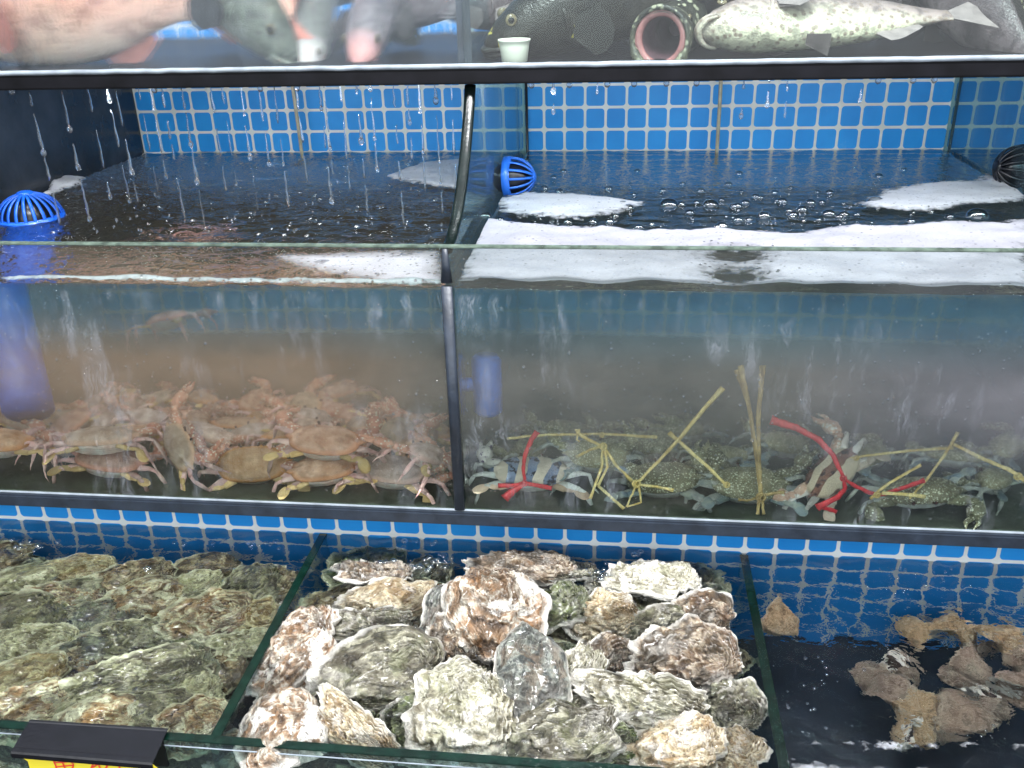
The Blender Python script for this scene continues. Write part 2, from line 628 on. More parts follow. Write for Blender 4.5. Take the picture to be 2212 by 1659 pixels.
# ---- the lower (oyster) tank
oy_tank = empty('oyster_tank', (0, YF, ZOB))
tag(oy_tank, 'low open glass tank split by green edged dividers, heaped with oysters', 'tank')
bm = bmesh.new()
box(bm, -1.6, 1.2, YF - .012, YF, ZOB, -.8895)
part('front_pane', bm, M['pane_clear'], oy_tank)
bm = bmesh.new()
box(bm, -1.6, 1.2, YF - .0125, YF + .0005, -.889, -.887, bev=.0006)
part('rim', bm, M['glass_edge'], oy_tank)
bm = bmesh.new()
tube(bm, [(-1.6, YF - .0135, -.896), (1.2, YF - .0135, -.896)], .0009, 6)
part('edge_highlight', bm, M['seal_pale'], oy_tank)
for x, zt in ((-.507, -.897), (.211, -.903)):
    bm = bmesh.new()
    box(bm, x - .006, x + .006, YF + .002, YL - .002, ZOB, zt - .002)
    part('divider', bm, M['pane_div'], oy_tank)
    bm = bmesh.new()
    box(bm, x - .0068, x + .0068, YF + .0015, YL - .002, zt - .0018, zt, bev=.0006)
    part('divider_edge', bm, M['glass_edge'], oy_tank)
bm = bmesh.new()
box(bm, -1.6, 1.2, YF - .01, YL + .01, ZOB - .02, ZOB - .001)
part('bottom_panel', bm, M['floor_navy'], oy_tank)

# =============================================================== crabs
def shell_mat(name, base, hi, dots=None, dotscale=60, stripes=None, rough=.4, trans=0.0, ribs=False, fleck=None):
    k = N(name)
    oi = k.n('ObjectInfo')
    c0 = k.coord()
    off = k.n('VectorMath'); off.operation = 'ADD'
    cm = k.n('CombineXYZ'); k.t.links.new(k.math('MULTIPLY', oi.outputs['Random'], 3.0), cm.inputs[0])
    k.t.links.new(c0, off.inputs[0]); k.t.links.new(cm.outputs[0], off.inputs[1])
    c = off.outputs[0]
    f = k.noise(c, 2.4, 4, .55)
    col = k.ramp(f, [(.32, base), (.68, hi)])
    hsv = k.n('HueSaturation')
    k.set(hsv.inputs['Color'], col)
    k.set(hsv.inputs['Value'], k.math('MULTIPLY_ADD', oi.outputs['Random'], .62, .58))
    col = hsv.outputs[0]
    h = k.noise(c, 25, 4)
    if fleck is not None:
        v = k.voro(c0, 7)
        col = k.mix(k.ramp(v, [(.08, .8), (.16, 0.0)]), col, fleck)
        col = k.mix(k.ramp(k.noise(c, 3, 3), [(.52, 0.0), (.66, .45)]), col, tuple(x * .5 for x in base))
    if fleck is not None:
        ra = k.n('Attribute'); ra.attribute_name = 'rho'
        col = k.mix(k.ramp(ra.outputs['Fac'], [(.82, 0.0), (.95, .75)]), col, (.85, .42, .28))
        hs2 = k.n('HueSaturation'); k.set(hs2.inputs['Color'], col)
        k.set(hs2.inputs['Hue'], k.math('MULTIPLY_ADD', k.math('FRACT', k.math('MULTIPLY', oi.outputs['Random'], 7.3)), .035, .485))
        k.set(hs2.inputs['Saturation'], k.math('MULTIPLY_ADD', k.math('FRACT', k.math('MULTIPLY', oi.outputs['Random'], 3.7)), .7, .6))
        col = hs2.outputs[0]
    if ribs:
        sp = k.n('SeparateXYZ'); k.t.links.new(c0, sp.inputs[0])
        w_ = k.math('FRACT', k.math('MULTIPLY', sp.outputs[2], 14))
        col = k.mix(k.ramp(w_, [(.0, .75), (.3, 0.0), (.9, 0.0)]), col, (base[0] * .55, base[1] * .45, base[2] * .45))
    if dots is not None:
        v = k.voro(c, dotscale, 'F1')
        thr = k.math('MULTIPLY_ADD', k.noise(c, 4, 2), .5, .12)
        m = k.math('MULTIPLY', k.math('SUBTRACT', thr, v), 9, clamp=True)
        col = k.mix(m, col, dots)
        h = k.math('ADD', h, m)
    if stripes is not None:
        w = k.n('TexWave'); w.bands_direction = stripes[3] if len(stripes) > 3 else 'X'
        w.inputs['Scale'].default_value = stripes[2]
        w.inputs['Distortion'].default_value = 5.0
        w.inputs['Detail'].default_value = 2.0
        w.inputs['Detail Scale'].default_value = 1.2
        k.t.links.new(c0, w.inputs['Vector'])
        m = k.ramp(w.outputs[0], [(.42, 0.0), (.5, 1.0)])
        col = k.mix(m, col, stripes[0])
        m2 = k.ramp(k.noise(c0, 5, 2), [(.52, 0.0), (.58, 1.0)])
        col = k.mix(k.math('MULTIPLY', m2, k.math('SUBTRACT', 1, m)), col, stripes[1])
    return k.done(k.pbr(col, rough, k.bump(h, .45, .02), .5, Subsurface_Weight=trans, Subsurface_Radius=(.5, .25, .15), Subsurface_Scale=.05))


CRAB_MATS = {
    'tan': dict(
        carapace=shell_mat('tan_crab_shell', (.46, .24, .17), (.90, .60, .48), rough=.22, fleck=(.9, .62, .42)),
        claw=shell_mat('tan_crab_claw', (.55, .18, .12), (.82, .42, .30), dots=(.96, .78, .64), dotscale=10, rough=.4),
        leg=shell_mat('mauve_crab_leg', (.80, .40, .38), (.95, .66, .60), rough=.4),
        paddle=shell_mat('amber_paddle', (.72, .44, .16), (.90, .64, .32), rough=.4),
        underside=shell_mat('cream_underside', (.90, .60, .52), (.95, .88, .82), rough=.4, ribs=True)),
    'green': dict(
        carapace=shell_mat('green_crab_shell', (.20, .18, .10), (.42, .38, .24), dots=(.70, .70, .52), dotscale=15, rough=.4),
        claw=shell_mat('green_crab_claw', (.17, .17, .09), (.34, .32, .19), dots=(.80, .79, .62), dotscale=13, rough=.4),
        leg=shell_mat('pale_crab_leg', (.32, .36, .36), (.60, .60, .52), rough=.4),
        paddle=shell_mat('blue_paddle', (.14, .22, .30), (.35, .38, .30), rough=.4),
        underside=shell_mat('white_underside', (.70, .72, .68), (.90, .90, .87), rough=.4, ribs=True)),
    'blue': dict(
        carapace=shell_mat('blue_banded_shell', (.16, .22, .36), (.28, .34, .48), stripes=((.78, .66, .54), (.03, .03, .05), .55)),
        claw=shell_mat('purple_spotted_claw', (.80, .74, .68), (.9, .86, .8), dots=(.10, .06, .16), dotscale=7),
        leg=shell_mat('white_crab_leg', (.78, .76, .72), (.9, .9, .86)),
        paddle=shell_mat('peach_paddle', (.70, .46, .32), (.82, .62, .46)),
        underside=shell_mat('white_belly', (.82, .84, .78), (.92, .92, .88), ribs=True)),
    'brown': dict(
        carapace=shell_mat('brown_banded_shell', (.20, .09, .07), (.32, .15, .10), stripes=((.80, .66, .48), (.06, .03, .03), .6, 'Y')),
        claw=shell_mat('orange_lined_claw', (.70, .40, .28), (.85, .60, .45), dots=(.9, .82, .7), dotscale=7),
        leg=shell_mat('cream_crab_leg', (.80, .72, .66), (.92, .88, .82)),
        paddle=shell_mat('cream_paddle', (.78, .60, .48), (.86, .76, .62)),
        underside=shell_mat('pale_belly', (.84, .76, .70), (.93, .90, .86))),
}
M['eye'] = simple('crab_eye', (.05, .02, .02), .15, 20, .3, .1)


def crab_meshes(rng, kind):
    """unit crab: +Y is the head end, half width 1.  Returns name -> [(bmesh, material key)]"""
    out = []
    NT, NR = 96, 9
    def rim(th):
        c, s = math.cos(th), math.sin(th)
        x = math.copysign(abs(c) ** .85, c)
        y = (.60 if s > 0 else .50) * math.copysign(abs(s) ** (.80 if s < 0 else .92), s)
        k = 1.0
        a = math.degrees(math.atan2(s, abs(c)))
        if 4 < a < 80:
            ph = ((a - 4) / 8.4) % 1
            k += .075 * (1 - abs(2 * ph - 1)) ** 1.2
        k += .17 * math.exp(-((a - 6) / 3.6) ** 2)
        return x * k, y * k
    bm = bmesh.new()
    rl = bm.verts.layers.float.new('rho')
    top = bm.verts.new((0, 0, .30))
    rings = []
    for i in range(1, NR + 1):
        rho = i / NR
        rg = []
        for j in range(NT):
            th = 2 * math.pi * j / NT
            rx, ry = rim(th)
            f = rho + (0 if rho < .95 else 0)
            rr = (rx * rho, ry * rho) if rho > .93 else (math.cos(th) * rho * (abs(math.cos(th)) ** -.12 if abs(math.cos(th)) > .2 else 1.2), math.sin(th) * rho * .56)
            x, y = (rx * rho, ry * rho)
            z = .30 * (1 - rho ** 2.4) ** .72 if rho < 1 else 0
            z += .022 * math.sin(x * 7) * math.cos(y * 9 + 1) * (1 - rho)
            z += .012 * noise.noise(Vector((x * 5, y * 5, kind_seed(kind)))) * (1 - rho * .6)
            v_ = bm.verts.new((x, y, z)); v_[rl] = rho
            rg.append(v_)
        rings.append(rg)
    for j in range(NT):
        bm.faces.new((top, rings[0][j], rings[0][(j + 1) % NT]))
        for i in range(NR - 1):
            bm.faces.new((rings[i][j], rings[i + 1][j], rings[i + 1][(j + 1) % NT], rings[i][(j + 1) % NT]))
    last = [bm.verts.new((v.co.x * .96, v.co.y * .95, -.045)) for v in rings[-1]]
    for j in range(NT):
        bm.faces.new((rings[-1][j], last[j], last[(j + 1) % NT], rings[-1][(j + 1) % NT]))
    out.append(('carapace', bm, 'carapace'))
    # underside with ridged belly plates, showing as pale ribs at the rear
    bm = bmesh.new()
    prev = None
    prof = [(.97, -.03), (.99, -.10), (.95, -.11), (.97, -.18), (.91, -.19), (.92, -.26), (.84, -.27), (.74, -.35), (.48, -.40), (.001, -.41)]
    for (k, z) in prof:
        rg = []
        for j in range(48):
            th = 2 * math.pi * j / 48
            rx = math.cos(th) * .93; ry = math.sin(th) * .53
            rg.append(bm.verts.new((rx * k, ry * k, z + .01 * math.sin(j * 1.7))))
        if prev:
            for j in range(48):
                bm.faces.new((prev[j], rg[j], rg[(j + 1) % 48], prev[(j + 1) % 48]))
        prev = rg
    out.append(('underside', bm, 'underside'))
    # claws
    for s in (-1, 1):
        sp = rng.uniform(-.25, .35)
        bm = bmesh.new()
        a = Vector((s * .62, .38, -.10))
        b = a + Vector((s * (.60 + sp * .2), .10 + rng.uniform(-.1, .1), .03))
        c = b + Vector((s * rng.uniform(.06, .24), .16, -.02))
        d = c + Vector((s * rng.uniform(-.30, .45), .46, rng.uniform(-.22, -.02)))
        tube(bm, [a, a.lerp(b, .5), b], [.10, .17, .15], 10, flat=.8)
        ball(bm, b.lerp(c, .5), .15, .15, .13, 10, 6)
        ax = (d - c).normalized()
        tube(bm, [c - ax * .06, c + ax * .1, c.lerp(d, .5), d], [.11, .20, .25, .19], 12, flat=.78)
        side = ax.cross(Vector((0, 0, 1))).normalized() * -s
        e = d + ax * .5 + side * .10
        tube(bm, [d + side * .03, d + ax * .28 + side * .14, e], [.11, .075, .015], 8)
        e2 = d + ax * .46 - side * .12
        tube(bm, [d - side * .08, d + ax * .22 - side * .17, e2 + side * .05], [.095, .06, .012], 8)
        for q in range(6):                                       # spines along the palm
            p = c.lerp(d, q / 6) + Vector((0, 0, .15)) - side * .08
            bmesh.ops.create_cone(bm, segments=5, radius1=.035, radius2=0, depth=.09, matrix=Matrix.Translation(p))
        out.append(('claw', bm, 'claw'))
    # walking legs
    for s in (-1, 1):
        for q in range(3):
            bm = bmesh.new()
            y0 = .18 - q * .22
            an = R(24 - q * 30 + rng.uniform(-10, 10))
            o_ = Vector((math.cos(an) * s, math.sin(an), 0))
            a = Vector((s * .70, y0, -.12))
            lift = rng.uniform(.02, .2)
            b = a + o_ * .62 + Vector((0, 0, lift))
            c = b + o_ * .22 + Vector((0, 0, -.05))
            d = c + o_ * rng.uniform(.12, .3) + Vector((0, 0, -.40 - rng.uniform(0, .15)))
            e = d + o_ * rng.uniform(-.05, .2) + Vector((0, 0, -.36))
            tube(bm, [a, a.lerp(b, .5), b], [.085, .12, .085], 8, flat=.6)
            tube(bm, [b, c], [.07, .06], 8, flat=.7)
            tube(bm, [c, c.lerp(d, .5), d], [.07, .085, .055], 8, flat=.6)
            tube(bm, [d, d.lerp(e, .5) + o_ * .03, e], [.042, .028, .004], 7, flat=.6)
            out.append(('leg', bm, 'leg'))
    # swimming paddles
    for s in (-1, 1):
        bm = bmesh.new()
        sw = rng.uniform(-.3, .3)
        a = Vector((s * .55, -.38, -.10))
        b = a + Vector((s * .34, -.16, .02 + .15 * sw))
        c = b + Vector((s * .30, -.02 - .1 * abs(sw), .06 + .25 * sw))
        tube(bm, [a, b], [.10, .11], 9, flat=.6)
        tube(bm, [b, b.lerp(c, .5), c], [.085, .12, .08], 9, flat=.5)
        dirv = Vector((s * rng.uniform(.15, .6), -.45, rng.uniform(-.35, .15))).normalized()
        n_ = 9
        pts = [c + dirv * (.50 * i / n_) for i in range(n_ + 1)]
        rad = [.045 + .125 * math.sin(math.pi * min(1, (i + .6) / (n_ + .9))) ** .6 for i in range(n_)] + [.02]
        tube(bm, pts, rad, 12, flat=.16, upv=Vector((-s * .2, .3, .9)))
        out.append(('paddle', bm, 'paddle'))
    for s in (-1, 1):
        bm = bmesh.new()
        tube(bm, [(s * .20, .54, -.02), (s * .27, .63, .05)], [.03, .035], 7)
        ball(bm, (s * .28, .65, .065), .05, .05, .05, 9, 6)
        out.append(('eye', bm, 'eye'))
    return out


def kind_seed(k):
    return {'tan': 1.0, 'green': 2.0, 'blue': 3.0, 'brown': 4.0}[k]


SC = .046          # half width of a crab's carapace in metres
PROTO = {}


def crab_proto(kind, var, name):
    key = (kind, var)
    if key in PROTO: return PROTO[key]
    rng = random.Random(100 * kind_seed(kind) + var)
    lst = []
    for nm, bm, mk_ in crab_meshes(rng, kind):
        bmesh.ops.recalc_face_normals(bm, faces=bm.faces[:])
        me = bpy.data.meshes.new(nm)
        bm.to_mesh(me); bm.free()
        for p in me.polygons: p.use_smooth = True
        me.materials.append(M['eye'] if mk_ == 'eye' else CRAB_MATS[kind][mk_])
        lst.append((nm, me))
    PROTO[key] = lst
    return lst


def crab(kind, var, pos, rot, size, label, group, name='swimming_crab'):
    root = empty(name, pos)
    root.rotation_euler = [R(a) for a in rot]
    root.scale = (SC * size,) * 3
    tag(root, label, 'crab', group)
    for nm, me in crab_proto(kind, var, name):
        link(nm, me, None, root)
    return root


GT = 'tan crabs packed in the left half of the crab tank'
GG = 'tied flower crabs in the right half of the crab tank'

# measured spot (x, y), depth behind the glass, turn (tilt forward, roll, heading), size, variant, label
front_tan = [
    ((-15, 955), .075, (20, 5, 25), 1.10, 0, 'tan crab cut off by the left edge, below the blue pipe'),
    ((215, 948), .070, (4, -3, 6), 1.12, 1, 'pale bellied crab standing on long legs on top of a brown crab'),
    ((238, 1018), .075, (20, 4, -6), 1.10, 2, 'brown crab crouched beneath the pale bellied crab at the left'),
    ((385, 968), .085, (55, 25, -55), .98, 3, 'round tan crab turned side on with a yellow paddle hanging down'),
    ((545, 1012), .070, (58, -4, 8), 1.08, 0, 'salmon pink crab with its round back facing the glass'),
    ((700, 955), .075, (30, 2, -4), 1.08, 4, 'tan crab with a red tipped claw stretched to the right'),
    ((700, 1030), .065, (26, -6, 14), .98, 2, 'dark crab with pink ribs wedged under the red clawed crab'),
    ((845, 1028), .070, (24, 3, -10), 1.08, 1, 'olive tan crab low against the glass with an amber paddle'),
    ((930, 985), .100, (30, 20, 70), .95, 3, 'crab beside the divider holding up a blunt red and white claw'),
]
for i, (p, dpt, rot, sz, var, lab) in enumerate(front_tan):
    q = thruY(p[0], p[1], YG, YG + dpt)
    q.z = max(q.z, ZB + .034)
    crab('tan', var, q, rot, sz * 1.22, lab, GT)

rng = random.Random(11)
back_tan = [(60, 915), (150, 905), (250, 895), (340, 900), (430, 898), (520, 908), (600, 890), (690, 895), (780, 905), (860, 935), (450, 940), (620, 940),
            (100, 875), (220, 862), (330, 868), (440, 862), (560, 868), (660, 872), (740, 880), (840, 885), (920, 905),
            (160, 920), (300, 925), (380, 905), (540, 925), (650, 915), (735, 835), (870, 910), (360, 690), (130, 960), (470, 985), (900, 1040)]
spots_txt = ['far left below the blue pipe', 'left of centre', 'middle', 'near the divider']
for i, (x, y) in enumerate(back_tan):
    dpt = .15 + (960 - y) * .0030 + rng.uniform(-.02, .02)
    if y > 950: dpt = .15
    if (x, y) == (360, 690): dpt = .48
    elif y < 930: y += 36
    q = thruY(x, y, YG, YG + dpt)
    q.z = max(q.z, ZB + .03)
    a = (rng.uniform(-5, 28), rng.uniform(-22, 22), rng.uniform(-80, 80))
    o = crab('tan', i % 5, q, a, rng.uniform(.9, 1.2), 'crab in the blurred heap behind the front row, murky tan', GT + ', heap behind')
    if (x, y) == (360, 690):
        o['label'] = 'lone yellowish crab drifting high above the heap of crabs'
        del o['group']

front_right = [
    ('blue', 0, (1148, 1022), .065, (24, 0, 4), 1.15, 'crab banded in blue, black and cream bound with red ribbon'),
    ('green', 1, (1290, 985), .115, (35, 8, 25), 1.0, 'olive crab behind the banded one, bound by a looped straw'),
    ('green', 2, (1430, 1045), .080, (34, -8, -14), 1.12, 'green crab dotted white with one blue paddle and a long slanting straw'),
    ('green', 3, (1618, 1058), .070, (36, 2, 5), 1.12, 'grey green crab bound by two tall straws standing straight up'),
    ('brown', 0, (1795, 1070), .090, (20, -28, 50), 1.05, 'brown and cream striped crab bound with a long red ribbon'),
    ('green', 0, (1985, 1070), .075, (-18, 4, 182), 1.12, 'speckled crab facing the glass, white mouth and both claws forward'),
]
for kind, var, p, dpt, rot, sz, lab in front_right:
    q = thruY(p[0], p[1], YG, YG + dpt)
    q.z = max(q.z, ZB + (.050 if kind == 'brown' else .032))
    crab(kind, var, q, rot, sz * 1.15, lab, GG, 'banded_crab' if kind in ('blue', 'brown') else 'flower_crab')
back_right = [(1150, 975), (1230, 940), (1400, 965), (1480, 930), (1560, 985), (1700, 960), (1880, 985), (2060, 985), (2150, 1040),
              (1330, 955), (2180, 965), (1520, 1040)]
for i, (x, y) in enumerate(back_right):
    dpt = .17 + (1000 - y) * .0022 + rng.uniform(-.015, .015)
    q = thruY(x, y, YG, YG + max(dpt, .14))
    q.z = max(q.z, ZB + .03)
    a = (rng.uniform(0, 28), rng.uniform(-18, 18), rng.uniform(-70, 70))
    crab('green', i % 4, q, a, rng.uniform(.95, 1.15), 'olive crab lying blurred in the murk behind the tied front row', GG + ', blurred back rows', 'flower_crab')


# ------------------------------------------------------------ straw and ribbon ties
def strand_mat(name, a, b, rough=.55):
    k = N(name)
    c = k.coord()
    n = k.noise(k.coord(scale=(300, 300, 40)), 1.0, 4)
    n2 = k.noise(c, 50, 3)
    col = k.mix(k.ramp(n2, [(.35, 0.0), (.65, 1.0)]), a, b)
    col = k.mix(k.ramp(n, [(.4, .35), (.6, 0.0)]), col, tuple(x * .35 for x in a))
    return k.done(k.pbr(col, rough, k.bump(n, .3, .001), .4))


M['straw'] = strand_mat('dried_straw', (.66, .46, .14), (.90, .74, .36))
M['straw_brown'] = strand_mat('wet_brown_straw', (.34, .22, .08), (.52, .38, .16))
M['ribbon'] = strand_mat('red_ribbon', (.62, .02, .035), (.78, .06, .07), .35)


mat_thin = True


def strip(bm, pix, w0, w1, d0, d1=None, flat=.25, ang=0):
    """a straw strand from measured spots, depth behind the glass from d0 to d1"""
    d1 = d0 if d1 is None else d1
    n = len(pix)
    P_ = []
    for i, (x, y) in enumerate(pix):
        t = i / (n - 1)
        P_.append(thruY(x, y, YG, YG + d0 + (d1 - d0) * t))
    # refine
    out, rad = [], []
    for i in range(n - 1):
        for k in range(4):
            t = (i + k / 4) / (n - 1)
            out.append(P_[i].lerp(P_[i + 1], k / 4) + Vector((noise.noise(Vector((t * 9, i, 0))), 0, noise.noise(Vector((0, t * 9, i)))) ) * .0012)
            rad.append((w0 + (w1 - w0) * t) * (.82 if mat_thin else 1) * (1 + .25 * noise.noise(Vector((t * 14, w0 * 999, 2)))))
    out.append(P_[-1]); rad.append(w1)
    tube(bm, out, rad, 7, flat=flat * (.7 if not mat_thin else 1), upv=Vector((math.sin(ang), -1, .1)))


def tie(name, label, cat, strands, mat, group=None, knot=None):
    root = empty(name, thruY(*knot[:2], YG, YG + knot[2]))
    tag(root, label, cat, group)
    for s in strands:
        bm = bmesh.new()
        strip(bm, *s)
        o = mk('strand', bm, mat)
        o.parent = root
        o.matrix_parent_inverse = Matrix.Translation(-root.location)
    bm = bmesh.new()
    c = thruY(*knot[:2], YG, YG + knot[2])
    r = knot[3] * .7
    for a in range(3):
        pts = []
        for i in range(13):
            th = 2 * math.pi * i / 12
            v = Vector((math.cos(th) * r, math.sin(th) * r * .45, math.sin(th * 1 + a) * r * .9))
            v.rotate(Euler((a * 1.1, a * .8, a * 1.9)))
            pts.append(c + v)
        tube(bm, pts, r * .38, 7, cap=False)
    o = mk('knot', bm, mat)
    o.parent = root
    o.matrix_parent_inverse = Matrix.Translation(-root.location)
    return root


GS = 'straw and ribbon ties around the flower crabs'
tie('red_ribbon', 'red ribbon bound in a Y shape over the blue banded crab', 'ribbon', [
    ([(1133, 1042), (1130, 1010), (1133, 985), (1148, 950), (1160, 933)], .0030, .0058, .022, .030),
    ([(1133, 1045), (1105, 1050), (1076, 1050)], .0045, .0048, .022, .028),
    ([(1133, 1045), (1165, 1050), (1192, 1056)], .0050, .0046, .022, .028),
    ([(1130, 1048), (1108, 1062), (1090, 1078)], .0050, .0085, .022, .020)], M['ribbon'], GS, (1133, 1045, .022, .006))
tie('red_ribbon', 'long red ribbon streaming up to the left from the brown striped crab', 'ribbon', [
    ([(1822, 1032), (1800, 985), (1768, 950), (1720, 925), (1665, 908)], .0035, .0085, .022, .05),
    ([(1822, 1035), (1850, 1052), (1880, 1066), (1905, 1070), (1950, 1055), (1998, 1038)], .0035, .0050, .022, .045),
    ([(1824, 1035), (1826, 1056), (1810, 1075), (1765, 1098)], .0030, .0075, .020, .022),
    ([(1765, 1096), (1790, 1100), (1808, 1107)], .0045, .0040, .022, .026)], M['ribbon'], GS, (1822, 1034, .020, .006))
tie('straw_tie', 'straw tie folded into a loop above the olive crab', 'straw tie', [
    ([(1300, 965), (1270, 950), (1250, 938), (1247, 928)], .0028, .0050, .04),
    ([(1247, 928), (1246, 950), (1252, 955)], .0020, .0020, .04),
    ([(1300, 965), (1275, 972), (1245, 988)], .0030, .0030, .04, .06),
    ([(1302, 965), (1300, 1010), (1285, 1050), (1275, 1078)], .0028, .0030, .035, .012),
    ([(1306, 965), (1312, 1010), (1292, 1050)], .0028, .0028, .035, .02),
    ([(1306, 968), (1330, 1005), (1365, 1040)], .0030, .0032, .04, .035),
    ([(1292, 1050), (1320, 1075), (1348, 1100)], .0030, .0034, .02, .010)], M['straw'], GS, (1303, 965, .035, .007))
tie('straw_tie', 'long straw slanting up to the right from a knotted green crab', 'straw tie', [
    ([(1375, 1045), (1420, 1000), (1470, 945), (1520, 885), (1562, 838)], .0028, .0052, .022, .075),
    ([(1378, 1042), (1425, 995), (1474, 940)], .0020, .0024, .024, .04),
    ([(1378, 1048), (1420, 1052), (1455, 1060)], .0028, .0036, .020, .014),
    ([(1374, 1050), (1362, 1075), (1354, 1096)], .0022, .0020, .020, .012),
    ([(1354, 1096), (1385, 1086), (1380, 1052)], .0020, .0022, .012, .018)], M['straw'], GS, (1375, 1046, .020, .008))
tie('straw_tie', 'straw stretched from the left claw of the grey green crab', 'straw tie', [
    ([(1568, 1048), (1530, 1010), (1490, 975), (1445, 935)], .0030, .0042, .03, .06)], M['straw'], GS, (1570, 1048, .028, .006))
tie('straw_tie', 'pair of tall straws standing up in a V from a knotted crab', 'straw tie', [
    ([(1643, 1075), (1635, 1000), (1622, 900), (1600, 790)], .0028, .0048, .020, .08),
    ([(1645, 1075), (1640, 1000), (1638, 900), (1648, 790)], .0030, .0052, .020, .075),
    ([(1640, 1000), (1618, 880), (1590, 800)], .0020, .0036, .030, .09),
    ([(1645, 1072), (1670, 1066), (1695, 1064)], .0032, .0038, .016, .022),
    ([(1640, 1076), (1615, 1082), (1595, 1080)], .0028, .0030, .016, .022),
    ([(1640, 1078), (1638, 1098), (1637, 1112)], .0032, .0034, .014, .012),
    ([(1648, 1078), (1648, 1098), (1650, 1112)], .0028, .0030, .014, .012)], M['straw_brown'], GS, (1644, 1075, .014, .009))
tie('straw_tie', 'straw crossing over the crab that faces the glass', 'straw tie', [
    ([(1880, 1078), (1920, 1045), (1960, 1022), (1990, 1005)], .0030, .0032, .022, .05),
    ([(1905, 1066), (1950, 1068), (2000, 1074)], .0044, .0036, .022, .03),
    ([(1965, 1078), (2000, 1040), (2040, 985), (2070, 935)], .0024, .0034, .03, .12)], M['straw'], GS, (1895, 1070, .022, .006))
tie('straw_tie', 'faint straw lying level behind the looped straw', 'straw tie', [
    ([(1095, 948), (1180, 940), (1300, 938), (1420, 945)], .0028, .0030, .09, .12)], M['straw'], GS, (1300, 940, .10, .005))
tie('straw_tie', 'faint straw lying level under the long red ribbon', 'straw tie', [
    ([(1800, 1000), (1870, 985), (1960, 975), (2060, 968)], .0028, .0030, .10, .12)], M['straw'], GS, (1850, 990, .10, .005))
tie('straw_tie', 'straw running down to the right edge of the tank', 'straw tie', [
    ([(2060, 960), (2120, 990), (2180, 1015), (2225, 1045)], .0032, .0044, .09, .04)], M['straw'], GS, (2200, 1030, .05, .007))

# =============================================================== oysters
def oyster_mat(name, dark, mid, pale, accent, acc_amt=.5, edge=(.80, .77, .70), bright=1.0, mudk=.85, chk=.9):
    """layered shell: pale chalky plates, mud and weed, dirt and painted shade in the hollows, fans of growth bands, a thin white lip"""
    k = N(name)
    oi = k.n('ObjectInfo')
    c0 = k.coord()
    off = k.n('VectorMath'); off.operation = 'ADD'
    cm = k.n('CombineXYZ')
    k.t.links.new(k.math('MULTIPLY', oi.outputs['Random'], 17.0), cm.inputs[0])
    k.t.links.new(k.math('MULTIPLY', oi.outputs['Random'], 9.0), cm.inputs[1])
    k.t.links.new(c0, off.inputs[0]); k.t.links.new(cm.outputs[0], off.inputs[1])
    c = off.outputs[0]
    at = k.n('Attribute'); at.attribute_name = 'rho'
    rho = at.outputs['Fac']
    st_ = k.n('Attribute'); st_.attribute_name = 'step'
    geo = k.n('NewGeometry')
    big = k.noise(c, 1.1, 3, .5, .5)
    mid_n = k.noise(c, 2.0, 5, .58, .8)
    fine = k.noise(c, 9, 5, .7)
    # fan of fine bands
    lf = k.math('ADD', k.math('MULTIPLY', rho, 15), k.math('MULTIPLY', mid_n, 8))
    band = k.math('ABSOLUTE', k.math('SUBTRACT', k.math('FRACT', lf), .5))
    t = k.math('ADD', k.math('MULTIPLY', mid_n, .55), k.math('ADD', k.math('MULTIPLY', big, .45), k.math('MULTIPLY', st_.outputs['Fac'], .10)))
    col = k.ramp(t, [(.42, dark), (.51, mid), (.57, pale), (.61, mid), (.66, dark), (.72, mid)])
    col = k.mix(k.math('MULTIPLY', k.ramp(k.noise(c, 1.7, 5, .62, 1.0), [(.50, 0.0), (.58, 1.0)]), acc_amt), col, accent)
    mud = k.ramp(k.noise(c, 1.9, 6, .7), [(.47, 0.0), (.56, mudk)])
    col = k.mix(mud, col, (.060, .045, .028))
    chalk = k.ramp(k.noise(c, 1.5, 5, .6, .6), [(.55, 0.0), (.60, chk)])
    col = k.mix(chalk, col, edge)
    col = k.mix(k.ramp(band, [(.0, .30), (.14, 0.0)]), col, tuple(x * .45 for x in mid))
    col = k.mix(k.ramp(fine, [(.34, .8), (.46, 0.0)]), col, tuple(x * .4 for x in dark))
    col = k.mix(k.ramp(geo.outputs['Pointiness'], [(.42, .9), (.49, 0.0)]), col, tuple(x * .35 for x in dark))  # hollows darkened, crease shade put into the colour
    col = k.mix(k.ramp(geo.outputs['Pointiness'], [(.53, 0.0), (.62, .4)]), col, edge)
    em = k.math('ADD', rho, k.math('MULTIPLY_ADD', k.noise(c, 5, 4), .12, -.06))
    col = k.mix(k.ramp(em, [(.88, 0.0), (.975, .9)]), col, edge)
    col = k.mix(1.0, col, (bright, bright, bright), 'MULTIPLY')
    h = k.math('ADD', k.math('MULTIPLY', band, .10), k.math('ADD', k.math('MULTIPLY', mid_n, .9), k.math('MULTIPLY', fine, .22)))
    nb = k.bump(h, .55, .08)
    return k.done(k.pbr(col, k.ramp(mid_n, [(.4, .18), (.6, .5)]), nb, .5, Coat_Weight=.6, Coat_Roughness=.06))


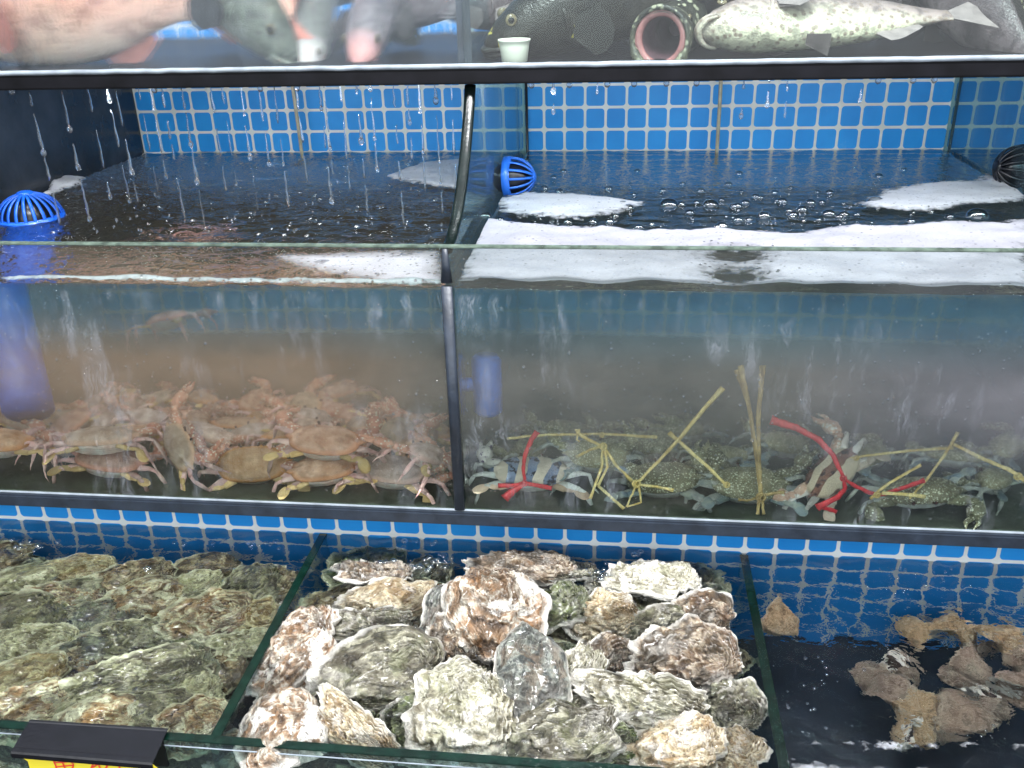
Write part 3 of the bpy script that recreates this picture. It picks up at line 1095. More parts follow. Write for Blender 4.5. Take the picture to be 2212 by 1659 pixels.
OM = {
    'white': oyster_mat('white_shell', (.14, .12, .07), (.48, .45, .33), (.78, .75, .62), (.36, .37, .22), .4, mudk=.45, chk=1.0),
    'olive': oyster_mat('olive_shell', (.03, .028, .018), (.12, .112, .072), (.42, .40, .29), (.17, .18, .09), .5, mudk=.6, chk=.25),
    'brown': oyster_mat('brown_shell', (.05, .030, .018), (.20, .135, .08), (.52, .44, .33), (.24, .14, .08), .5, mudk=.9, chk=.25),
    'cream': oyster_mat('cream_shell', (.16, .10, .045), (.44, .35, .21), (.74, .67, .49), (.42, .27, .12), .5, mudk=.45, chk=.5),
    'green': oyster_mat('green_shell', (.018, .022, .012), (.075, .09, .045), (.24, .26, .15), (.16, .21, .04), .5, mudk=.5, chk=.1),
    'slate': oyster_mat('slate_shell', (.02, .022, .022), (.10, .11, .10), (.34, .36, .31), (.20, .14, .09), .6, mudk=.5, chk=.12),
    'rust': oyster_mat('rust_shell', (.07, .04, .022), (.34, .22, .13), (.80, .75, .63), (.36, .18, .07), .6, mudk=.6, chk=.95),

}
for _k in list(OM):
    _m = OM[_k].copy(); _m.name = 'dimmed_' + _m.name  # darker, greener copies with the underwater dimness put into the colour
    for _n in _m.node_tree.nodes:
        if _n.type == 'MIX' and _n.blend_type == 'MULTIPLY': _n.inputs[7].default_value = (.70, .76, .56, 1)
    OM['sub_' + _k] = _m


def oyster_mesh(seed, elong=1.5, dome=.30, frill=1.0, lam=6):
    rng = random.Random(seed)
    NT, NR = 110, 34
    ph = rng.uniform(0, 50)
    bend = rng.uniform(-.25, .25)
    lobes = [(rng.uniform(0, 6.28), rng.randint(2, 5), rng.uniform(.02, .07)) for _ in range(3)]
    bm = bmesh.new()
    lay = bm.verts.layers.float.new('rho')
    lstep = bm.verts.layers.float.new('step')

    def outline(th):
        c, s = math.cos(th), math.sin(th)
        r = 1 - .20 * c - .06 * math.cos(2 * th)                      # narrower at the hinge (+x)
        for p0, f, a in lobes: r += a * math.sin(f * th + p0)
        r += .15 * noise.noise(Vector((c * 1.6, s * 1.6, ph + 11))) + .10 * frill * noise.noise(Vector((c * 4, s * 4, ph)))
        r += .06 * frill * noise.noise(Vector((c * 11, s * 11, ph + 4)))
        x, y = r * c * elong * .72, r * s * .72
        y += bend * (x ** 2) * .3
        return x, y
    hx = .40 * elong * .72

    def surf(th, rho, sgn):
        ox, oy = outline(th)
        x, y = hx + (ox - hx) * rho, oy * rho
        c, s = math.cos(th), math.sin(th)
        z = dome * (1 - rho ** 3) ** .85 * (.62 + .38 * min(1, rho * 2.4)) * (1 + .30 * noise.noise(Vector((x * 1.3, y * 1.3, ph))))
        lf = rho * lam + .9 * noise.noise(Vector((c * 1.3, s * 1.3, ph + 9 + rho * 1.5))) + .35 * noise.noise(Vector((c * 5, s * 5, ph + rho * 4)))
        saw = lf - math.floor(lf)
        amp = .075 * frill * min(1, rho * 3)
        surf.step = saw
        z += (saw ** 2.0) * amp * (1 + .7 * noise.noise(Vector((c * 6, s * 6, ph + math.floor(lf) * 3))))
        # radial folds that get stronger toward the margin
        z += .03 * frill * rho ** 2 * math.sin(th * 7 + 3 * noise.noise(Vector((c, s, ph))) + rho * 1.5)
        z += .09 * noise.noise(Vector((x * 2.6, y * 2.6, ph + 2))) + .016 * noise.noise(Vector((x * 8, y * 8, ph + 3))) + .006 * noise.noise(Vector((x * 24, y * 24, ph + 3)))
        flare = .16 * frill * (rho ** 6) * noise.noise(Vector((c * 3.5, s * 3.5, ph + 7)))
        z += flare
        k_ = saw ** 2 * .03
        x += (x - hx) * k_; y += y * k_
        if sgn < 0:
            z = -dome * .30 * (1 - rho ** 3) + flare - .05 * (1 - rho ** 8)
        return Vector((x, y, z))
    for sgn in (1, -1):
        cv = bm.verts.new(surf(0, 0.0001, sgn)); cv[lay] = 0
        prev = None
        for i in range(1, NR + 1 if sgn > 0 else 9):
            rho = i / NR if sgn > 0 else i / 8
            rg = []
            for j in range(NT):
                v = bm.verts.new(surf(2 * math.pi * j / NT, rho, sgn))
                v[lay] = rho
                v[lstep] = surf.step
                rg.append(v)
            for j in range(NT):
                j2 = (j + 1) % NT
                if prev is None:
                    bm.faces.new((cv, rg[j], rg[j2]) if sgn > 0 else (cv, rg[j2], rg[j]))
                else:
                    bm.faces.new((prev[j], rg[j], rg[j2], prev[j2]) if sgn > 0 else (prev[j2], rg[j2], rg[j], prev[j]))
            prev = rg
        if sgn > 0: first = prev
    for j in range(NT):
        j2 = (j + 1) % NT
        bm.faces.new((first[j], prev[j], prev[j2], first[j2]))
    me = bpy.data.meshes.new('oyster')
    bm.normal_update()
    bm.to_mesh(me); bm.free()
    for p in me.polygons: p.use_smooth = True
    return me


VAR = [oyster_mesh(1, 1.55, .26, 1.0, 6), oyster_mesh(2, 1.25, .26, 1.2, 6), oyster_mesh(3, 1.8, .24, 1.3, 7), oyster_mesh(4, 1.4, .40, .55, 4),
       oyster_mesh(5, 1.1, .30, .9, 5), oyster_mesh(6, 1.6, .20, 1.5, 7), oyster_mesh(7, 1.35, .26, 1.3, 6), oyster_mesh(8, 1.9, .34, .5, 3)]
VK = [1.55, 1.25, 1.8, 1.4, 1.1, 1.6, 1.35, 1.9]


def oyster(pos, ang, L, W, var, mat, label=None, group=None, face=.5, roll=0, thick=1.0, name='oyster'):
    me = VAR[var]
    o = bpy.data.objects.new(name, me)
    COL.objects.link(o)
    if not me.materials: me.materials.append(None)
    o.material_slots[0].link = 'OBJECT'
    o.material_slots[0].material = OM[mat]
    pos = Vector(pos)
    nrm = (Vector((0, 0, 1)) * (1 - face) + (-pos.normalized()) * face).normalized()
    a = R(ang)
    ax = rt * math.cos(a) + up * math.sin(a)
    ax = (ax - nrm * ax.dot(nrm)).normalized()
    if roll: nrm = (Matrix.Rotation(R(roll), 3, ax) @ nrm).normalized()
    ay = nrm.cross(ax)
    dist = pos.length
    sx = L * dist / FPX / (1.44 * VK[var])
    sy = W * dist / FPX / 1.44
    sz = (sx * sy) ** .5 * thick
    m = Matrix((ax * sx, ay * sy, nrm * sz)).transposed().to_4x4()
    m.translation = pos
    o.matrix_world = m
    tag(o, label, 'oyster', group)
    return o


GO = 'oysters heaped in the middle cell of the low tank'
centre = [  # x, y, length, width, angle, mesh, colour, height above water, facing, label
    (650, 1388, 225, 118, 62, 2, 'rust', .004, .5, 'brown and cream oyster leaning upright next to the left divider'),
    (842, 1440, 270, 150, 14, 3, 'olive', .002, .55, 'large grey green oyster with a white patch and a dark pit on top'),
    (1066, 1300, 205, 165, 100, 4, 'rust', .030, .55, 'round white and orange oyster lying on top of the heap'),
    (1150, 1437, 215, 128, 92, 7, 'slate', .036, .55, 'smooth elongated grey and mud brown oyster standing on end'),
    (1012, 1527, 215, 195, 55, 6, 'white', .010, .6, 'biggest white oyster with a ruffled rim in the middle of the heap'),
    (622, 1560, 175, 150, 48, 3, 'rust', .002, .5, 'cream and brown speckled oyster just behind the front rim'),
    (778, 1580, 210, 82, -48, 5, 'cream', .0, .5, 'narrow cream and brown oyster slanting down toward the front rim'),
    (1225, 1588, 275, 135, 10, 0, 'olive', .0, .55, 'wide oyster with a mossy dark middle and cream margins by the rim'),
    (1412, 1520, 260, 125, -14, 5, 'white', .002, .5, 'pale green grey oyster with a dark blue grey end'),
    (1505, 1425, 215, 150, -12, 6, 'brown', .000, .55, 'brown layered oyster with a white edge close to the right divider'),
    (1428, 1243, 185, 88, -14, 2, 'white', .012, .35, 'oyster with a rusty crest and white ribs standing at the back right'),
    (1530, 1328, 125, 105, -20, 4, 'brown', -.004, .5, 'small mud brown oyster with a white upper edge near the right divider'),
    (1150, 1222, 210, 80, -12, 1, 'brown', .002, .25, 'dark brown oyster farthest back against the blue tiles'),
    (822, 1232, 165, 70, -3, 5, 'brown', .002, .3, 'brown oyster with a white lower lip at the back left of the heap'),
    (860, 1292, 210, 95, 16, 0, 'cream', -.006, .35, 'tan oyster half hidden under the water behind the olive ones'),
    (805, 1342, 200, 76, 4, 5, 'olive', -.002, .45, 'flat pale green oyster carrying a pink scar'),
    (962, 1320, 170, 85, 78, 2, 'slate', .004, .4, 'grey oyster with a white wavy edge left of the round orange one'),
    (990, 1388, 150, 92, -58, 0, 'brown', -.004, .45, 'tan brown oyster tucked below the round orange one'),
    (1218, 1300, 140, 115, 40, 1, 'green', -.006, .35, 'mossy green oyster right of the round orange one'),
    (1318, 1325, 150, 110, 10, 6, 'cream', -.014, .35, 'beige broken looking oyster under water right of the mossy one'),
    (1252, 1448, 175, 85, 68, 5, 'white', -.002, .5, 'white and orange sliver of an oyster beside the standing grey one'),
    (1325, 1420, 150, 110, 70, 6, 'brown', -.014, .4, 'brown oyster sunk between the white sliver and the layered one'),
    (905, 1545, 125, 105, 10, 4, 'green', -.012, .5, 'dark green oyster with a thin white rim, sunk left of the big white one'),
    (1485, 1605, 180, 125, 12, 1, 'cream', .0, .5, 'yellowish oyster near the rim with barnacle holes at its front'),
    (1590, 1525, 130, 120, -50, 6, 'olive', -.016, .45, 'grey green oyster pressed to the right divider under water'),
    (728, 1428, 150, 62, 50, 2, 'rust', -.008, .5, 'thin orange brown oyster between the leaning and the grey green ones'),
    (1602, 1612, 120, 100, 60, 5, 'cream', -.01, .45, 'small cream oyster in the front right corner of the cell'),
    (1335, 1605, 120, 95, 15, 1, 'green', -.014, .5, 'small pale green oyster behind the rim, left of the yellowish one'),
    (1350, 1255, 130, 70, 5, 0, 'olive', -.012, .3, 'grey oyster at the back, left of the rusty crested one'),
    (1440, 1345, 150, 90, 10, 3, 'olive', -.014, .4, 'olive oyster sunk in the middle of the right side'),
    (700, 1520, 150, 90, 20, 1, 'green', -.02, .5, 'dark oyster in shadow above the speckled one'),
    (1230, 1230, 150, 60, -10, 6, 'olive', -.006, .25, 'mottled grey oyster behind the mossy green one'),
    (860, 1655, 150, 90, 30, 0, 'olive', -.006, .5, 'olive oyster seen through the front glass at the centre'),
    (600, 1650, 190, 110, 8, 1, 'cream', -.012, .5, 'cream oyster seen through the front glass at the left'),
    (1120, 1660, 170, 90, -10, 6, 'olive', -.01, .5, 'pale oyster seen through the front glass under the biggest white one'),
    (730, 1650, 130, 90, 40, 3, 'brown', -.014, .5, 'brown oyster seen through the front glass beside the cream one'),
    (1395, 1655, 130, 90, 10, 2, 'white', -.016, .5, 'white oyster at the lower frame edge left of the barnacled one'),
]
for i, (x, y, L, W, a, v, m, h, fc, lab) in enumerate(centre):
    if h >= 0:
        p = onZ(x, y, ZO + h)
    else:
        p = thruZ(x, y, ZO, ZO + h)
    p = p - Vector((0, 0, 1)) * .012
    if y > 1630: p = onZ(x, y, ZO - .075)
    p.y = max(p.y, YF + .030)
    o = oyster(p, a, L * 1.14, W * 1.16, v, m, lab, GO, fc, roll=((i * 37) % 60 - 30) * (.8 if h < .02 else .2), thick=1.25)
    if i == 1: o_big = o
rng = random.Random(5)
GL = 'oysters lying deeper in the middle cell, under the heap'
for i in range(30):                                              # the heap under them
    x = -.47 + .64 * (i % 6 + rng.uniform(.2, .8)) / 6
    y = .87 + .40 * (i // 6 + rng.uniform(.2, .8)) / 5
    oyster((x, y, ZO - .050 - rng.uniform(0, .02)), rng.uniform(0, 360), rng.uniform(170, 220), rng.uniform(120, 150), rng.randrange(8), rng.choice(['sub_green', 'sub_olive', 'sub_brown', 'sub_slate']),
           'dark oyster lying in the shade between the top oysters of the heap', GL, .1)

GA = 'oysters under water in the left cell of the low tank'
left = [
    (60, 1345, 190, 110, -10, 0, 'olive', -.03, 'yellow green oyster near the left edge of the frame'),
    (175, 1235, 150, 70, 10, 6, 'cream', -.035, 'tan oyster at the back left, just below the blue tiles'),
    (240, 1275, 170, 80, 20, 5, 'olive', -.035, 'ribbed green grey oyster at the back left'),
    (60, 1262, 130, 80, 15, 4, 'white', -.03, 'white oyster at the left edge below the glints'),
    (310, 1245, 130, 80, 10, 1, 'brown', -.025, 'brown oyster under a bubble at the back'),
    (330, 1290, 140, 85, 5, 3, 'rust', -.03, 'tan and cream oyster in the middle of the back rows'),
    (150, 1300, 160, 70, -15, 2, 'rust', -.032, 'pinkish oyster with white streaks on the left'),
    (415, 1270, 140, 70, 30, 5, 'white', -.03, 'oyster with a bright white knob right of the middle'),
    (470, 1330, 170, 105, 12, 6, 'rust', -.026, 'orange brown oyster with a pale rim near the divider'),
    (545, 1270, 150, 100, 65, 1, 'olive', -.035, 'grey green oyster against the divider at the back'),
    (560, 1335, 100, 80, 30, 4, 'cream', -.035, 'small tan oyster against the divider'),
    (240, 1345, 150, 90, 5, 0, 'slate', -.04, 'dark oyster in the middle with green ripples'),
    (320, 1375, 160, 80, 10, 5, 'olive', -.034, 'green grey oyster with pale ripple marks'),
    (85, 1395, 160, 80, -10, 2, 'white', -.034, 'ruffled white oyster at the left, third row'),
    (225, 1415, 160, 90, 0, 3, 'slate', -.05, 'black looking oyster sunk deep on the left'),
    (320, 1465, 250, 105, 24, 2, 'olive', -.012, 'long green grey oyster pointing up to the right in the front'),
    (410, 1450, 130, 100, 55, 4, 'slate', -.03, 'grey oyster tucked under the tip of the long one'),
    (420, 1500, 120, 100, 45, 6, 'white', -.03, 'white and brown oyster to the right of the long one'),
    (540, 1390, 120, 60, 20, 5, 'white', -.028, 'pale curled oyster touching the divider'),
    (60, 1480, 150, 110, 15, 4, 'cream', -.03, 'cream oyster with dark folds at the left front'),
    (70, 1530, 170, 100, 20, 1, 'rust', -.016, 'tan oyster above the black clip at the left'),
    (180, 1515, 160, 80, 24, 0, 'olive', -.02, 'yellow grey oyster behind the clip'),
    (230, 1555, 150, 90, 10, 3, 'rust', -.014, 'orange and white oyster directly behind the clip'),
    (350, 1540, 140, 90, 5, 1, 'olive', -.02, 'oyster with a bright green white cap right of the clip'),
    (430, 1560, 130, 90, 10, 6, 'rust', -.018, 'tan oyster near the foot of the divider'),
    (480, 1450, 110, 80, 50, 7, 'brown', -.045, 'brown oyster deep beside the divider'),
    (20, 1410, 100, 70, 0, 6, 'olive', -.04, 'oyster cut off by the left edge, fourth row'),
    (15, 1200, 110, 60, 10, 0, 'brown', -.045, 'brown oyster in the far left corner'),
    (460, 1225, 120, 60, -5, 3, 'brown', -.045, 'dark brown oyster at the back right of the left cell'),
    (600, 1260, 100, 80, 70, 0, 'brown', -.04, 'brown oyster squeezed behind the divider top'),
    (380, 1410, 130, 70, 0, 4, 'green', -.05, 'dark green oyster deep in the middle'),
    (150, 1450, 130, 80, -20, 6, 'brown', -.045, 'brown oyster deep left of the long one'),
    (30, 1640, 150, 110, 0, 1, 'slate', -.02, 'grey oyster seen through the front glass beside the yellow card'),
    (420, 1640, 150, 100, 10, 0, 'olive', -.02, 'grey green oyster seen through the front glass right of the card'),
]
for (x, y, L, W, a, v, m, h, lab) in left:
    p = thruZ(x, y, ZO, ZO + h - .008)
    if y > 1630: p = onZ(x, y, ZO - .075)
    p.y = max(p.y, YF + .035)
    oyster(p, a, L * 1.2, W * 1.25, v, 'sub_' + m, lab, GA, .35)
GLL = 'oysters deeper in the left cell, in the shade'
for i in range(26):
    x = -1.25 + .72 * (i % 6 + rng.uniform(.2, .8)) / 6
    y = .87 + .40 * (i // 6 + rng.uniform(.2, .8)) / 5
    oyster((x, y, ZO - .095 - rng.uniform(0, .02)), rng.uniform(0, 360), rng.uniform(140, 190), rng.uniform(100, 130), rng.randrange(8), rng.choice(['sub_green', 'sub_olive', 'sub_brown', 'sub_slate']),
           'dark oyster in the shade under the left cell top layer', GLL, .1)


# =============================================================== sea snails
def snail_mat():
    k = N('knobbly_snail_shell')
    oi = k.n('ObjectInfo')
    c = k.coord()
    n = k.noise(c, 3.5, 6, .65)
    tan_ = k.ramp(n, [(.35, (.34, .19, .10)), (.5, (.80, .52, .28)), (.68, (.95, .76, .48))])
    br = k.ramp(n, [(.35, (.24, .15, .10)), (.5, (.56, .38, .28)), (.68, (.78, .60, .46))])
    col = k.mix(k.ramp(oi.outputs['Random'], [(.35, 0.0), (.5, 1.0)]), br, tan_)
    gg = k.n('NewGeometry')
    col = k.mix(k.ramp(k.noise(c, 22, 4), [(.3, .5), (.48, 0.0)]), col, (.07, .05, .03))
    col = k.mix(k.ramp(gg.outputs['Pointiness'], [(.42, .85), (.49, 0.0)]), col, (.06, .035, .02))
    col = k.mix(k.ramp(gg.outputs['Pointiness'], [(.52, 0.0), (.60, .7)]), col, (.92, .80, .60))
    return k.done(k.pbr(col, .45, k.bump(k.math('ADD', k.noise(c, 18, 5), n), .8, .04), .4))


M['snail'] = snail_mat()
M['snail_lip'] = simple('cream_snail_lip', (.82, .74, .64), .3, 4, .15, .2, 20)
M['snail_foot'] = simple('dark_snail_mouth', (.10, .06, .05), .4, 6, .4, .4, 20)


def snail_mesh(seed):
    rng = random.Random(seed)
    bm = bmesh.new()
    turns, NT, NS = 3.4, 100, 22
    rings = []
    for i in range(NT + 1):
        t = i / NT
        th = t * turns * 2 * math.pi
        g = math.exp(2.35 * (t - 1))
        rad = .62 * g
        cz = 1.15 * (1 - g) - .1
        ctr = Vector((math.cos(th) * .46 * g, math.sin(th) * .46 * g, cz))
        out = Vector((math.cos(th), math.sin(th), 0))
        rg = []
        for j in range(NS):
            a = 2 * math.pi * j / NS
            rr = rad * (1 + .16 * noise.noise(Vector((t * 20, math.cos(a) * 2, math.sin(a) * 2 + seed))) + .10 * noise.noise(Vector((t * 60, math.cos(a) * 5, math.sin(a) * 5 + seed))))
            # shoulder knobs
            kn = max(0, math.cos(a - .75)) ** 10
            rr *= 1 + kn * (.20 + .34 * max(0, math.sin(th * 5.5)) ** 2)
            # ribs
            rr *= 1 + .035 * math.sin(a * 11)
            # drawn out siphon end
            dn = max(0, math.cos(a + 1.9)) ** 4
            rr *= 1 + .75 * dn * t ** 3
            rg.append(bm.verts.new(ctr + out * math.cos(a) * rr + Vector((0, 0, 1)) * math.sin(a) * rr))
        rings.append(rg)
    for i in range(NT):
        for j in range(NS):
            bm.faces.new((rings[i][j], rings[i + 1][j], rings[i + 1][(j + 1) % NS], rings[i][(j + 1) % NS]))
    bm.faces.new(rings[0])
    bmesh.ops.recalc_face_normals(bm, faces=bm.faces[:])
    # flared lip and the dark mouth
    last = rings[-1]
    cen = sum((v.co for v in last), Vector()) / NS
    tdir = Vector((-math.sin(turns * 2 * math.pi), math.cos(turns * 2 * math.pi), 0))
    lip = [bm.verts.new(cen + (v.co - cen) * 1.14 + tdir * .09) for v in last]
    inn = [bm.verts.new(cen + (v.co - cen) * .72 + tdir * .05) for v in last]
    dee = [bm.verts.new(cen + (v.co - cen) * .6 - tdir * .2) for v in last]
    for j in range(NS):
        j2 = (j + 1) % NS
        for A, B, mi in ((last, lip, 0), (lip, inn, 1), (inn, dee, 1)):
            f = bm.faces.new((A[j], B[j], B[j2], A[j2])); f.material_index = mi
    f = bm.faces.new(dee); f.material_index = 2
    me = bpy.data.meshes.new('sea_snail')
    bm.to_mesh(me); bm.free()
    for p in me.polygons: p.use_smooth = True
    for m in (M['snail'], M['snail_lip'], M['snail_foot']): me.materials.append(m)
    return me


SN = [snail_mesh(s) for s in (1, 2, 3)]
GN = 'knobbly sea snails in the right cell of the low tank'
snails = [
    (1680, 1335, .050, -.10, (150, 20, 10), 'brown sea snail alone against the divider by the blue tiles', 1.25),
    (1885, 1462, .040, -.21, (60, 40, 200), 'sea snail with a white tip at the left of the long cluster', 0),
    (1925, 1500, .046, -.19, (100, 10, 80), 'tan sea snail second from the left in the long cluster', 0),
    (1945, 1448, .040, -.20, (30, 60, 20), 'brown sea snail sitting above the tan one in the long cluster', 0),
    (1985, 1545, .048, -.18, (120, 30, 300), 'sandy sea snail in the middle of the long cluster', 0),
    (1975, 1592, .040, -.18, (80, 70, 120), 'sea snail with a small spike hanging below the long cluster', 0),
    (2068, 1560, .052, -.18, (95, 5, 250), 'golden sea snail with a forked tip at the right end of the long cluster', 0),
    (1975, 1365, .046, -.17, (75, 20, 160), 'sandy sea snail at the upper left of the right hand cluster', 0),
    (2060, 1362, .046, -.15, (40, 10, 60), 'golden sea snail with a round dark hole', 0),
    (2085, 1440, .055, -.16, (110, 40, 340), 'mauve brown sea snail in the centre of the right hand cluster', 0),
    (2165, 1378, .050, -.13, (70, 5, 30), 'sea snail with a curved white lip at the upper right', 0),
    (2190, 1490, .052, -.14, (130, 20, 100), 'orange sea snail at the right edge of the frame', 0),
    (2130, 1520, .040, -.18, (60, 80, 10), 'sandy sea snail under the mauve one', 0),
    (2222, 1420, .050, -.14, (20, 30, 220), 'grey brown sea snail cut off by the right edge', 0),
    (2110, 1395, .038, -.18, (20, 60, 220), 'small dark sea snail wedged between the golden and mauve ones', 0),
]
for i, (x, y, s, h, rot, lab, _) in enumerate(snails):
    o = bpy.data.objects.new('sea_snail', SN[i % 3])
    COL.objects.link(o)
    o.location = thruZ(x, y, ZO, ZO + h)
    o.rotation_euler = [R(a) for a in rot]
    o.scale = (s * .8, s * .8, s * .8)
    tag(o, lab, 'sea snail', GN)

# =============================================================== fish
def fish_mat(name, back, side, belly, zc=0.0, zw=.4, spots=None, spotscale=12, mott=5, rough=.35, nose=None, nose_x=.8, yellow=False):
    k = N(name)
    c = k.coord()
    sp = k.n('SeparateXYZ'); k.t.links.new(c, sp.inputs[0])
    z = k.math('ADD', k.math('DIVIDE', k.math('SUBTRACT', sp.outputs[2], zc), zw), k.math('MULTIPLY_ADD', k.noise(c, mott, 5, .6), 1.2, -.6))
    col = k.ramp(k.math('MULTIPLY_ADD', z, .5, .5), [(.15, belly), (.5, side), (.85, back)])
    m = k.noise(c, mott * 3, 5, .7)
    col = k.mix(k.ramp(m, [(.40, .55), (.52, 0.0)]), col, tuple(x * .35 for x in back))
    if spots is not None:
        v = k.voro(c, spotscale)
        col = k.mix(k.ramp(v, [(.26, .85), (.36, 0.0)]), col, spots)
    if yellow:
        y = k.ramp(k.noise(c, 9, 2), [(.67, 0.0), (.70, 1.0)])
        col = k.mix(y, col, (.62, .52, .10))
    if nose is not None:
        f = k.math('MULTIPLY', k.math('SUBTRACT', sp.outputs[0], nose_x), 5, clamp=True)
        col = k.mix(f, col, nose)
    sc = k.voro(k.coord(scale=(1, 1, 1.3)), 55)
    h = k.math('ADD', k.math('MULTIPLY', sc, .25), m)
    return k.done(k.pbr(col, rough, k.bump(h, .22, .02), .5, Subsurface_Weight=.08, Subsurface_Radius=(.4, .2, .1), Subsurface_Scale=.05))


FM = {
    'coral': fish_mat('coral_fish_skin', (.84, .34, .26), (.95, .56, .44), (.97, .78, .66), mott=2.2),
    'grey': fish_mat('grey_green_fish_skin', (.06, .07, .05), (.17, .19, .15), (.42, .44, .38), mott=4),
    'pale': fish_mat('pale_nosed_fish_skin', (.13, .13, .12), (.30, .30, .28), (.66, .62, .58), nose=(.86, .80, .78), nose_x=.62),
    'pink': fish_mat('pink_nosed_fish_skin', (.14, .12, .14), (.34, .28, .30), (.7, .6, .55), nose=(.78, .38, .36), nose_x=.72),
    'dark': fish_mat('dark_grouper_skin', (.006, .006, .005), (.022, .019, .015), (.08, .07, .06), mott=4, yellow=True),
    'mottled': fish_mat('mottled_grouper_skin', (.010, .010, .007), (.05, .05, .035), (.16, .155, .10), mott=7, spots=(.34, .33, .24), spotscale=15),
    'white': fish_mat('spotted_white_belly_skin', (.12, .09, .09), (.34, .26, .25), (.60, .56, .42), zc=-.05, zw=.3, spots=(.22, .16, .13), spotscale=17, mott=3),
    'mauve': fish_mat('mauve_fish_skin', (.05, .04, .045), (.14, .11, .12), (.30, .25, .26), mott=5),
    'olive': fish_mat('olive_yellow_fish_skin', (.10, .09, .03), (.40, .36, .14), (.72, .68, .45), mott=5),
}
M['gum'] = simple('pink_gum', (.36, .15, .15), .25, 14, .4, .3, 40, Subsurface_Weight=.1)
M['throat'] = simple('mauve_throat', (.085, .045, .055), .35, 10, .4, .4, 30)
M['fin_red'] = simple('rosy_fin', (.58, .22, .17), .4, 10, .3, .4, 60)
M['fin_dark'] = simple('dark_fin', (.022, .02, .018), .4, 10, .4, .4, 60)
M['fin_pale'] = simple('pale_fin', (.24, .20, .20), .4, 10, .3, .4, 60)
M['iris'] = simple('fish_iris', (.16, .13, .08), .1, 10, .3, .1)
M['pupil'] = simple('fish_pupil', (.005, .005, .006), .05, 10, .1, .0)

PROF = [(1.0, -.06, .10, .10), (.96, -.055, .22, .20), (.88, -.04, .40, .34), (.74, -.02, .62, .46), (.55, 0, .82, .52), (.30, .02, .95, .50),
        (.0, .02, .98, .44), (-.30, .01, .86, .36), (-.58, 0, .60, .25), (-.80, 0, .36, .14), (-.95, 0, .26, .08), (-1.02, 0, .27, .05)]


def fan(bm, base, tip_dirs, length, thick=.012, seg=7):
    """a fin: rays spread from base points, webbing between them"""
    n = len(base)
    rows = []
    for i in range(n):
        b = Vector(base[i]); d = Vector(tip_dirs[i])
        L = length[i] if hasattr(length, '__len__') else length
        rows.append([b + d * (L * t / seg) for t in range(seg + 1)])
    for s in (1, -1):
        g = [[bm.verts.new(p + Vector((0, s * thick * (1 - t / (seg + 1)) * (1 if i % 2 else .35), 0))) for t, p in enumerate(r)] for i, r in enumerate(rows)]
        for i in range(n - 1):
            for t in range(seg):
                q = (g[i][t], g[i + 1][t], g[i + 1][t + 1], g[i][t + 1])
                bm.faces.new(q if s > 0 else q[::-1])


